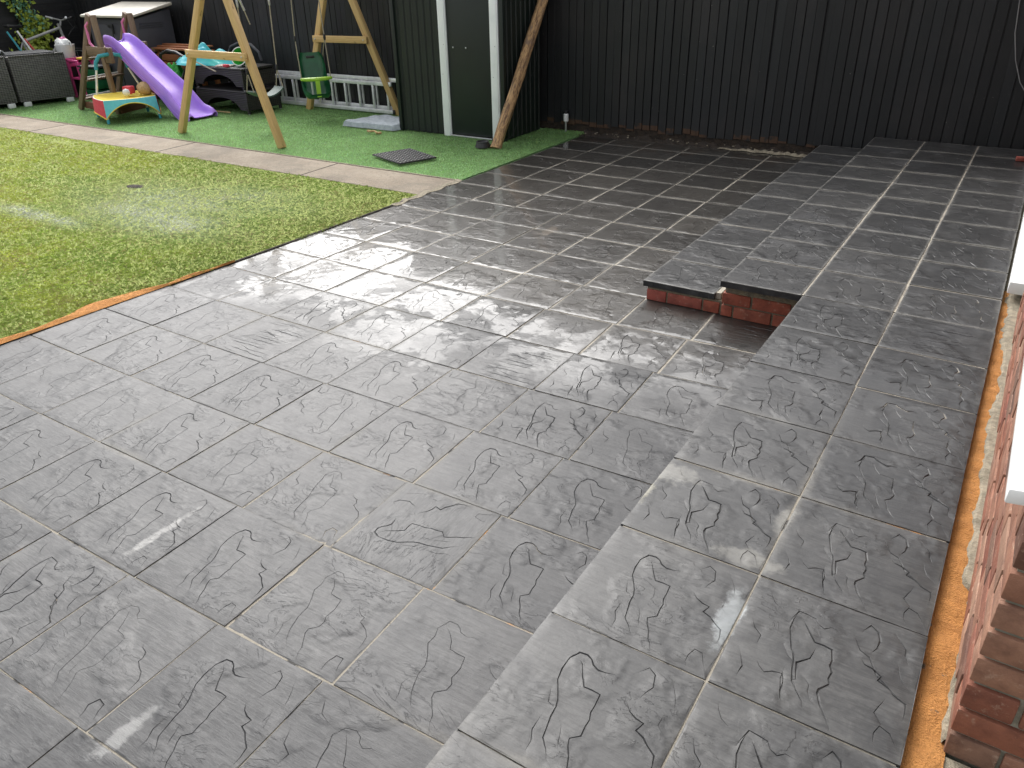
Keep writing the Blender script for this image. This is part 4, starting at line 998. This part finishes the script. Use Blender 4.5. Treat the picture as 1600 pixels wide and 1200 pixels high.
single('stick', MB().tube([(-9.45, 6.12, .70), (-9.02, 6.15, .565)], .009, 7), 'rope', (-9.2, 6.13, .6), 'pale wooden stick poking out from the turquoise tent', 'stick')
single('bamboo_cane', MB().tube([(-9.55, 6.10, .03), (-8.85, 6.13, .028)], .009, 7), 'straw', (-9.2, 6.1, .02), 'pale cane lying on the turf before the rattan tables', 'cane')
fc = thing('folding_chair', 'black metal folding chair frame between slide and tables', 'chair', (-10.0, 6.3, 0))
part('arm', MB().tube([(-10.5, 6.34, .42), (-10.52, 6.34, .62), (-10.48, 6.34, .72), (-10.3, 6.34, .775), (-10.1, 6.34, .76), (-9.93, 6.34, .70), (-9.86, 6.32, .56)], .024, 8), 'black_pl', fc)
part('arm', MB().tube([(-9.75, 6.95, .62), (-9.6, 6.95, .80), (-9.4, 6.95, .86), (-9.15, 6.95, .84), (-9.0, 6.95, .74), (-8.97, 6.95, .63)], .022, 8), 'slate_pl', fc)
part('leg', MB().tube([(-9.86, 6.32, .56), (-9.75, 6.14, .30), (-9.64, 6.10, .02)], .022, 8), 'black_pl', fc)
part('leg', MB().tube([(-9.95, 6.36, .56), (-9.88, 6.10, .30), (-9.76, 6.06, .02)], .018, 8), 'black_pl', fc)
part('leg', MB().tube([(-10.5, 6.34, .42), (-10.45, 6.25, .02)], .02, 8), 'black_pl', fc)
for q in ((-9.755, 6.115, .285), (-9.84, 6.09, .27)): part('bolt', MB().tube([Vector(q), Vector(q)+Vector((.0, -.002, -.045))], .012, 7), 'white_pl', fc)
part('seat', MB().box((-10.2, 6.36, .40), (.6, .4, .04)), 'cloth_dark', fc, bevel=.01)
wb_ = thing('timber_bench', 'orange brown stained timber bench behind the slide', 'bench', (-10.4, 6.75, 0))
for k, z in enumerate((.42, .53, .64)): bar_part('slat', (-11.0, 6.62, z), (-9.95, 6.62, z), .095, .025, 'redwood', wb_, up=(0, 1, 0))
for k in range(3): bar_part('slat', (-11.02, 6.62+.1*k, .765+.02*k), (-9.9, 6.62+.1*k, .765+.02*k), .09, .025, 'redwood', wb_, up=(0, 0, 1))
for xx in (-10.95, -10.0):
    for yy in (6.66, 6.9): bar_part('leg', (xx, yy, 0), (xx, yy, .75), .06, .06, 'redwood', wb_)
part('end_cap', MB().box((-11.0, 6.60, .745), (.10, .06, .06)), 'weathered', wb_, bevel=.01)
tb = thing('storage_tub', 'dark teal plastic tub behind the slide legs', 'tub', (-10.45, 6.2, 0))
part('body', MB().box((-10.38, 6.42, .15), (.42, .32, .28), taper=1.08), 'teal_pl', tb, bevel=.015)
part('lid', MB().box((-10.38, 6.42, .305), (.49, .38, .03)), 'teal_pl', tb, bevel=.008)

# ------------------------------------------------------------------ play tower and purple slide
pt = thing('play_tower', 'brown timber A frame play tower carrying the purple slide', 'play tower', (-10.9, 5.8, 0))
T1 = Vector((-10.49, 5.40, 1.31)); T2 = Vector((-10.75, 6.13, 1.29))
G1 = (Vector((-11.37, 5.40, 0)), Vector((-10.40, 5.40, 0))); G2 = (Vector((-11.56, 6.13, 0)), Vector((-10.64, 6.13, 0)))
for T, Gs in ((T1, G1), (T2, G2)):
    for q, s_ in zip(Gs, (-1, 1)): bar_part('leg', q, T+Vector((s_*.045, 0, 0)), .085, .05, 'weathered', pt)
for f in (.12, .33, .56):
    a, b = G1[0].lerp(T1, f), G2[0].lerp(T2, f)
    st = bar_part('step', a+Vector((.03, 0, 0)), b+Vector((.03, 0, 0)), .10, .03, 'weathered', pt, up=(0, 0, 1))
    part('tread_strip', MB().bar(a+Vector((-.03, 0, .028)), b+Vector((-.03, 0, .028)), .02, .02, (0, 0, 1)), 'white_pl', pt)
bar_part('base_rail', (-11.3, 5.44, .07), (-10.45, 5.44, .07), .10, .03, 'redbrown', pt, up=(0, 1, 0))
bar_part('base_rail', (-10.36, 5.42, .075), (-10.60, 6.12, .075), .13, .035, 'redbrown', pt, up=(1, 0, 0))
for k in range(4): bar_part('platform_board', Vector((-10.85+.1*k, 5.42, .855)), Vector((-11.1+.1*k, 6.1, .855)), .025, .09, 'weathered', pt, up=(1, 0, 0))
bar_part('side_board', (-10.72, 5.36, .85), (-10.28, 5.36, .85), .12, .03, 'weathered', pt, up=(0, 1, 0))
bar_part('side_board', (-11.15, 6.16, .85), (-10.5, 6.16, .85), .12, .03, 'weathered', pt, up=(0, 1, 0))
part('bracket', MB().box((-10.29, 5.40, .80), (.15, .05, .20)), 'weathered', pt, bevel=.006)
for T, dx in ((T1, -.10), (T2, -.08)):
    b0 = T+Vector((-.04, 0, -.02))
    hp = [Vector((T.x-.14, T.y-.03, z)) for z in (.95, 1.0, 1.06, 1.12, 1.17)]
    hd = part('grab_handle', MB().tube([(T.x-.09, T.y-.02, .90), *hp, (T.x-.07, T.y-.02, 1.22)], [.017, .018, .015, .018, .015, .018, .016], 8), 'pink_soft', pt)
slide = thing('slide', 'wavy purple plastic slide running down from the play tower', 'slide', (-9.7, 5.7, 0))
cp = [(-10.54, .945), (-10.42, .94), (-10.27, .875), (-10.08, .75), (-9.86, .60), (-9.64, .46), (-9.44, .335), (-9.28, .19), (-9.15, .085), (-9.02, .045), (-8.90, .04)]
def cr(i, t):
    p = [Vector((cp[min(max(i+k, 0), len(cp)-1)][0], 0, cp[min(max(i+k, 0), len(cp)-1)][1])) for k in (-1, 0, 1, 2)]
    return .5*((2*p[1])+(p[2]-p[0])*t+(2*p[0]-5*p[1]+4*p[2]-p[3])*t*t+(3*p[1]-p[0]-3*p[2]+p[3])*t**3)
PP = [cr(i, k/6) for i in range(len(cp)-1) for k in range(6)]+[cr(len(cp)-2, 1)]
sec = [(-.255, -.075), (-.258, -.02), (-.258, .05), (-.245, .085), (-.222, .10), (-.198, .092), (-.182, .06), (-.165, .015), (-.13, -.004), (-.06, -.010), (0, -.012)]
sec = sec+[(-a, b) for a, b in sec[-2::-1]]
def sld(u, v):
    k = v*(len(PP)-1); i = min(int(k), len(PP)-2); f = k-i; p = PP[i].lerp(PP[i+1], f)
    d = (PP[min(i+1, len(PP)-1)]-PP[max(i-1, 0)]).normalized(); nr = Vector((-d.z, 0, d.x))
    m = u*(len(sec)-1); j = min(int(m), len(sec)-2); g = m-j; a = sec[j][0]*(1-g)+sec[j+1][0]*g; b = sec[j][1]*(1-g)+sec[j+1][1]*g
    fade = 1-.75*max(0, (v-.9)/.1)**2; fl = .8+.2*v
    return Vector((p.x, 5.715+a*fl*.92-.20*(p.x+10.6)*0.0, p.z))+nr*(b*fade)
body = part('chute', MB().grid(sld, len(sec), len(PP)), 'purple', slide, solid=.010, angle=50)
part('rib', MB().tube([sld(.055, v/30)+Vector((0, -.006, .0)) for v in range(1, 29)], .006, 6), 'purple', body)
part('top_lip', MB().tube([sld(u/12, 0)+Vector((-.004, 0, .004)) for u in range(3, 10)], .011, 8), 'purple', body)

# ------------------------------------------------------------------ toddler trampoline and toys
tp = thing('toddler_trampoline', 'small toddler trampoline with red yellow and blue skirt', 'trampoline', (-10.1, 5.12, 0))
TC = Vector((-9.985, 5.285, .29)); ang = -.35; N = 48
c8 = [Vector(q) for q in ((.205, -.435, 0), (.455, .165, 0), (-.205, .435, 0), (-.455, -.165, 0))]
def rim_pt(t):
    k = (t % 1)*4; i = int(k); f = k-i; p = c8[i].lerp(c8[(i+1) % 4], f); return TC+p*(1+.16*math.sin(math.pi*f))
part('rim', MB().tube([rim_pt(k/N) for k in range(N)], .016, 8, closed=True), 'white_pl', tp)
part('mat', MB().grid(lambda u, v: TC+(rim_pt(u)-TC)*v+Vector((0, 0, .016-.02*(1-v*v))), N+1, 8), 'f_yellow', tp)
cols = ('f_blue', 'f_red', 'f_red', 'f_blue')
for q in range(4):
    m_ = {0: 'f_blue', 1: 'f_red', 2: 'f_blue', 3: 'f_red'}[q]
    def skirt(u, v, q=q):
        t = (q+u)/4; p = rim_pt(t); drop = (.05+.19*abs(2*u-1)**1.9 if q % 2 == 0 else .19+.05*abs(2*u-1)**2)*v
        out = (p-TC).normalized()*(.018+.02*v); return p+out+Vector((0, 0, .016-drop))
    part('skirt', MB().grid(skirt, 22, 6), m_, tp)
    part('piping', MB().tube([skirt(k/20, 1.0) for k in range(21)], .007, 6), 'f_yellow', tp)
for k, p in enumerate(c8):
    lg = part('leg', MB().tube([TC+p*.98, TC+p*1.04+Vector((0, 0, -.27))], .015, 8), 'white_pl', tp)
    part('foot', MB().tube([TC+p*1.03+Vector((0, 0, -.225)), TC+p*1.04+Vector((0, 0, -.285))], .020, 8), 'teal_foam', lg)
hA, hB = TC+Vector((-.43, -.14, .0)), TC+Vector((-.12, .40, .0)); 
hA2 = hA+Vector((.05, .06, .34)); hB2 = hB+Vector((-.06, -.12, .34))
for q0_, q1_ in ((hA, hA2), (hB, hB2)): part('handle_post', MB().tube([q0_, q1_], .015, 8), 'white_pl', tp)
mid_ = (hA2+hB2)/2
part('grip', MB().tube([hA2, hA2+Vector((.02, .005, .09)), hA2.lerp(mid_, .35)+Vector((0, 0, .17)), mid_+Vector((0, 0, .19)), hB2.lerp(mid_, .35)+Vector((0, 0, .17)), hB2+Vector((-.02, -.005, .09)), hB2], .026, 10), 'teal_foam', tp)
single('straw_ball', MB().blob(TC+Vector((.22, .20, .095)), (.11, .10, .085), 2, .12), 'straw', TC+Vector((.3, .12, .02)), 'round straw coloured toy basket lying on the trampoline', 'basket')
single('soft_cube', MB().box(TC+Vector((.07, .05, .085)), (.12, .12, .10), .4), 'f_red', TC+Vector((.07, .05, .02)), 'red toy cube lying on the trampoline beside the basket', 'toy', bevel=.012)
single('toy_ball', MB().lathe([(0, -.05), (.035, -.036), (.05, 0), (.035, .036), (0, .05)], TC+Vector((.20, -.08, .075)), 14), 'white_pl', TC+Vector((.2, -.08, .02)), 'small white ball on the front of the trampoline', 'ball', angle=80)

# ------------------------------------------------------------------ storage box, rattan seats, bicycle, climber, chair
sb_ = thing('storage_shed', 'low slate grey plastic storage shed with sloping cream lid', 'storage shed', (-11.7, 6.75, 0))
X0, X1, Y0, Y1 = -12.28, -11.07, 6.42, 7.08
part('body', MB().add([(X0, Y0, .02), (X1, Y0, .02), (X1, Y1, .02), (X0, Y1, .02), (X0, Y0, 1.18), (X1, Y0, 1.18), (X1, Y1, 1.30), (X0, Y1, 1.30)],
     [(3, 2, 1, 0), (4, 5, 6, 7), (0, 1, 5, 4), (1, 2, 6, 5), (2, 3, 7, 6), (3, 0, 4, 7)]), 'slate_pl', sb_, bevel=.012)
part('lid', MB().add([(X0-.06, Y0-.09, 1.20), (X1+.05, Y0-.09, 1.20), (X1+.05, Y1+.03, 1.345), (X0-.06, Y1+.03, 1.345), (X0-.06, Y0-.09, 1.235), (X1+.05, Y0-.09, 1.235), (X1+.05, Y1+.03, 1.39), (X0-.06, Y1+.03, 1.39)],
     [(3, 2, 1, 0), (4, 5, 6, 7), (0, 1, 5, 4), (1, 2, 6, 5), (2, 3, 7, 6), (3, 0, 4, 7)]), 'cream', sb_, bevel=.010)
for k in range(3): part('vent', MB().box((X1+.004, 6.70, 1.12-.03*k), (.012, .42, .012)), 'slate_pl', sb_, smooth=False)
for k in range(2): part('door', MB().box((X0+.305+.60*k, Y0-.008, .58), (.575, .02, 1.04)), 'slate_pl', sb_, bevel=.008)
part('latch', MB().box((-11.67, Y0-.03, 1.08), (.12, .03, .05)).box((-11.63, Y0-.03, 1.02), (.03, .03, .10)), 'black_pl', sb_, bevel=.006)

def rattan_seat(label, ya, yb, xa, xb, top):
    """ya..yb along the face, xa and xb the face x at those ends"""
    t = thing('rattan_sofa', label, 'sofa', ((xa+xb)/2-.3, (ya+yb)/2, 0), 'rattan sofa units by the path')
    D = Vector((-.78, .12, 0)); A = Vector((xa, ya, 0)); B = Vector((xb, yb, 0))
    base = [A, B, B+D, A+D]
    vs = [v+Vector((0, 0, .07)) for v in base]+[v+Vector((0, 0, top)) for v in base]
    part('body', MB().add(vs, [(3, 2, 1, 0), (4, 5, 6, 7), (0, 1, 5, 4), (1, 2, 6, 5), (2, 3, 7, 6), (3, 0, 4, 7)]), 'rattan', t, bevel=.012)
    part('top_trim', MB().bar(A+Vector((0, .01, top+.006)), B+Vector((0, -.01, top+.006)), .025, .018, (0, 0, 1)), 'rattan', t, bevel=.004)
    for q in (A.lerp(B, .12), A.lerp(B, .90), A.lerp(B, .12)+D*.9, A.lerp(B, .9)+D*.9): part('foot', MB().box(q+Vector((-.025, 0, .036)), (.06, .10, .068)), 'white_pl', t, bevel=.004)
    part('cushion', MB().add([v+Vector((0, 0, z)) for z in (top-.03, top+.025) for v in (A+D*.25+Vector((0, .04, 0)), B+D*.25-Vector((0, .04, 0)), B+D*.97-Vector((0, .04, 0)), A+D*.97+Vector((0, .04, 0)))],
         [(3, 2, 1, 0), (4, 5, 6, 7), (0, 1, 5, 4), (1, 2, 6, 5), (2, 3, 7, 6), (3, 0, 4, 7)]), 'cloth_dark', t, bevel=.03)
    return t
rattan_seat('grey woven rattan sofa unit nearest the play tower, white feet', 5.10, 5.87, -12.47, -12.27, .72)
rattan_seat('grey woven rattan sofa unit at the left edge of the photo', 4.20, 5.06, -12.72, -12.48, .72)
single('rolled_cover', MB().grid(lambda u, v: Vector((-12.62-.38*v+.05*math.cos(u*6.28*1.0)*0, 4.55+.62*u, .735+.045*max(0, math.sin(u*3.14))**.3*(.4+.6*u)+.05*(u > .84)*math.sin((u-.84)/.16*3.14))), 40, 8), 'cloth_grey', (-12.8, 4.9, .73),
       'pale grey cover folded over the top of the rattan sofa at left', 'cover', solid=.012, angle=60)

def wheel(parent, c_, r):
    w = thing_part = link(bpy.data.objects.new('wheel', MB().tube([Vector((c_[0], c_[1]+r*.93*math.cos(a), c_[2]+r*.93*math.sin(a))) for a in np.linspace(0, 6.283, 33)[:-1]], .010, 6, closed=True).mesh('wheel', M['alu'], wloc(parent)))); w.parent = parent
    part('tyre', MB().tube([Vector((c_[0], c_[1]+r*math.cos(a), c_[2]+r*math.sin(a))) for a in np.linspace(0, 6.283, 37)[:-1]], .023, 8, closed=True), 'rubber', w)
    mb = MB()
    for k in range(16):
        a = k*math.pi/8; mb.tube([(c_[0]+.012*(-1)**k, c_[1], c_[2]), (c_[0], c_[1]+r*.92*math.cos(a), c_[2]+r*.92*math.sin(a))], .0022, 4)
    part('spokes', mb, 'alu', w); part('hub', MB().lathe([(.022, -.04), (.022, .04)], c_, 10, (1, 0, 0)), 'steel', w)
    return w
bx_ = -13.62
bike = thing('bicycle', 'grey bicycle standing in front of the black boarded wall', 'bicycle', (bx_, 6.3, 0))
wheel(bike, (bx_, 5.72, .335), .31); wheel(bike, (bx_, 6.86, .335), .31)
BBp, ST, HT, HB_ = Vector((bx_, 6.12, .32)), Vector((bx_, 5.98, .83)), Vector((bx_, 6.68, 1.0)), Vector((bx_, 6.70, .87))
fm = part('frame', MB().tube([ST, HT], .022, 8).tube([BBp, HB_], .026, 8).tube([BBp, ST], .02, 8).tube([ST, (bx_, 5.72, .335)], .012, 6).tube([BBp, (bx_, 5.72, .335)], .013, 6).tube([HB_-Vector((0, 0.01, .03)), HT+Vector((0, -.02, .06))], .024, 8), 'bike_grey', bike)
part('fork', MB().tube([HB_, (bx_+.045, 6.76, .66), (bx_+.05, 6.86, .335)], .014, 7).tube([HB_, (bx_-.045, 6.76, .66), (bx_-.05, 6.86, .335)], .014, 7), 'black_pl', bike)
part('seat_post', MB().tube([ST, (bx_, 5.93, 1.03)], .015, 8), 'black_pl', bike)
part('saddle', MB().add([(bx_-.075, 5.78, 1.05), (bx_+.075, 5.78, 1.05), (bx_+.05, 5.90, 1.05), (bx_+.02, 6.04, 1.04), (bx_-.02, 6.04, 1.04), (bx_-.05, 5.90, 1.05),
      (bx_-.085, 5.775, 1.10), (bx_+.085, 5.775, 1.10), (bx_+.05, 5.9, 1.095), (bx_+.018, 6.05, 1.085), (bx_-.018, 6.05, 1.085), (bx_-.05, 5.9, 1.095)],
      [(5, 4, 3, 2, 1, 0), (6, 7, 8, 9, 10, 11), (0, 1, 7, 6), (1, 2, 8, 7), (2, 3, 9, 8), (3, 4, 10, 9), (4, 5, 11, 10), (5, 0, 6, 11)]), 'black_pl', bike, bevel=.012)
part('handlebar', MB().tube([(bx_, 6.69, 1.03), (bx_, 6.72, 1.10)], .016, 8).tube([(bx_-.29, 6.66, 1.16), (bx_-.16, 6.72, 1.13), (bx_, 6.73, 1.11), (bx_+.16, 6.72, 1.13), (bx_+.29, 6.66, 1.16)], .012, 8), 'bike_grey', bike)
for s_ in (-1, 1): part('grip', MB().tube([(bx_+s_*.19, 6.70, 1.137), (bx_+s_*.31, 6.65, 1.165)], .018, 8), 'alu', bike)
part('brake_cable', MB().tube([(bx_+.2, 6.72, 1.14), (bx_+.16, 6.86, 1.16), (bx_+.06, 6.92, 1.02), (bx_, 6.80, .88)], .004, 5).tube([(bx_-.2, 6.72, 1.14), (bx_-.1, 6.88, 1.14), (bx_, 6.90, 1.0), (bx_, 6.78, .86)], .004, 5), 'black_pl', bike)
part('crank', MB().lathe([(.085, -.005), (.085, .005)], BBp+Vector((.04, 0, 0)), 20, (1, 0, 0)).bar(BBp+Vector((.06, 0, 0)), BBp+Vector((.06, .12, -.12)), .02, .012), 'alu', bike)
part('pedal', MB().box(BBp+Vector((.10, .12, -.12)), (.08, .09, .025)), 'black_pl', bike, bevel=.004)
for k, (c_, yy) in enumerate((('teal_foam', 5.62), ('white_pl', 5.78), ('red_pl', 5.86))):
    single(('garden_cane', 'broom_handle', 'toy_bat')[k], MB().tube([(-13.15, yy+.16, .50), (-13.3, yy, 1.02 if k < 2 else .9)], .014, 7), c_, (-13.2, yy, .5),
           ('slim teal pole leaning behind the left rattan sofa', 'slim white pole leaning under the bicycle saddle', 'slim red stick leaning below the bicycle saddle')[k], 'pole')
# climber on the boarded wall
cl = thing('climbing_plant', 'climbing plant with yellow green leaves on the black boarded wall', 'climbing plant', (-13.92, 6.35, 0))
rs = random.Random(17)
def leaves(n, yc, ys, z0, z1, size, taper):
    mb = MB()
    for k in range(n):
        z = rs.uniform(z0, z1); f = (z-z0)/(z1-z0); w = ys*(taper(f)); y = yc+rs.gauss(0, w*.55)+.05*math.sin(z*7); x = -13.97+abs(rs.gauss(0, .09)); s_ = size*rs.uniform(.6, 1.3)
        dn = Vector((rs.gauss(.6, .4), rs.gauss(0, .5), rs.gauss(.2, .5))).normalized(); a = Vector((rs.gauss(0, .4), rs.gauss(0, .8), -abs(rs.gauss(.6, .4)))); a = (a-dn*a.dot(dn)).normalized(); b = dn.cross(a)
        c_ = Vector((x, y, z))
        mb.add([c_, c_+a*s_*.45+b*s_*.36+dn*s_*.08, c_+a*s_, c_+a*s_*.45-b*s_*.36+dn*s_*.08, c_+a*s_*.5], [(0, 1, 4), (1, 2, 4), (2, 3, 4), (3, 0, 4)])
    return mb
part('foliage', leaves(620, 6.36, .30, .55, 1.20, .075, lambda f: .75+.5*math.sin(f*3)-.45*f), 'leaf_y', cl, label='yellow green lower leaves', smooth=False)
part('foliage', leaves(620, 6.30, .20, .95, 1.95, .055, lambda f: .6+.5*f), 'leaf_g', cl, label='grey green narrow upper leaves', smooth=False)
part('foliage', leaves(160, 6.28, .24, 1.15, 1.7, .07, lambda f: .8), 'leaf_y', cl, smooth=False)
mb = MB()
for k in range(7):
    y = 6.2+.05*k; mb.tube([(-13.98, 6.35, 0), (-13.97, y, .5), (-13.96, y+.05*math.sin(k), 1.1), (-13.96, y-.04, 1.9)], .006, 5)
part('stem', mb, 'stem', cl)
pc = thing('child_chair', 'small pink plastic child chair behind the rattan sofa', 'chair', (-12.45, 6.2, 0))
part('seat', MB().box((-12.50, 6.22, .30), (.30, .28, .03)), 'pink', pc, bevel=.01)
part('back', MB().box((-12.64, 6.22, .58), (.03, .29, .05)).box((-12.63, 6.22, .50), (.025, .26, .05)), 'pink', pc, bevel=.008)
for xx, yy, lx in ((-12.63, 6.09, -.02), (-12.63, 6.35, -.02), (-12.36, 6.09, .03), (-12.36, 6.35, .03)):
    part('leg', MB().bar((xx+lx, yy, 0), (xx, yy, .60 if xx < -12.6 else .56), .075, .03), 'pink', pc, bevel=.006)
part('arm', MB().bar((-12.64, 6.09, .57), (-12.34, 6.09, .565), .04, .03, (0, 1, 0)).bar((-12.64, 6.35, .57), (-12.34, 6.35, .565), .04, .03, (0, 1, 0)), 'pink', pc, bevel=.006)
wbk = thing('white_bucket', 'white plastic bucket of bags standing behind the rattan sofa', 'bucket', (-12.75, 6.0, 0))
part('body', MB().lathe([(0, .56), (.11, .56), (.15, .80), (.145, .80), (.106, .57), (0, .565)], (-12.78, 6.20, .0), 18), 'white_pl', wbk)
part('handle', MB().tube([(-12.78+.155*math.cos(a), 6.20+.155*math.sin(a)*.2+.02, .76+.11*math.sin(a)) for a in np.linspace(0, 3.14, 12)], .006, 6), 'white_pl', wbk)
part('bag', MB().blob((-12.80, 6.17, .81), (.13, .10, .07), 8, .35), 'white_pl', wbk)
part('bag', MB().blob((-12.82, 6.22, .86), (.07, .05, .05), 9, .35), 'pink_soft', wbk)
single('stool', MB().box((-12.84, 6.20, .27), (.34, .30, .52)).box((-12.84, 6.20, .545), (.38, .34, .03)), 'black_pl', (-12.84, 6.20, 0), 'black plastic step stool under the white bucket', 'stool', bevel=.012)
ct = thing('toy_crates', 'dark green crate stack between pink chair and play tower', 'crate', (-12.1, 6.45, 0))
for k in range(3): part('crate', MB().box((-12.18+.03*k, 6.22, .075+.16*k), (.42, .26, .14), .05*k, taper=1.06), 'green_pl', ct, bevel=.012)
part('lid', MB().box((-12.12, 6.22, .50), (.5, .3, .025)), 'slate_pl', ct, bevel=.006)
single('yellow_tray', MB().box((-12.42, 6.28, .595), (.26, .16, .03)), 'f_yellow', (-12.42, 6.28, .59), 'small yellow tray lying on the pink chair arm', 'tray', bevel=.008)
single('scooter_wheel', MB().lathe([(.07, -.03), (.16, -.035), (.18, 0), (.16, .035), (.07, .03)], (-12.6, 6.75, .62), 22, (.6, -.7, .1)), 'rubber', (-12.6, 6.75, .4), 'black tyred wheel leaning behind the play tower', 'wheel')

# ------------------------------------------------------------------ small things on the terrace
br = thing('brick_offcut', 'broken orange brick end lying on the terrace by the house', 'brick', (.80, 6.62, H2))
part('piece', MB().box((.815, 6.62, H2+.021), (.08, .05, .035), .1), 'brick_red', br, bevel=.005)
single('rain_pipe', MB().tube([(.90, 6.80, H2+.0), (.90, 6.80, 2.4)], .034, 14), 'upvc', (.90, 6.80, H2), 'white rain pipe standing at the far house corner', 'pipe')
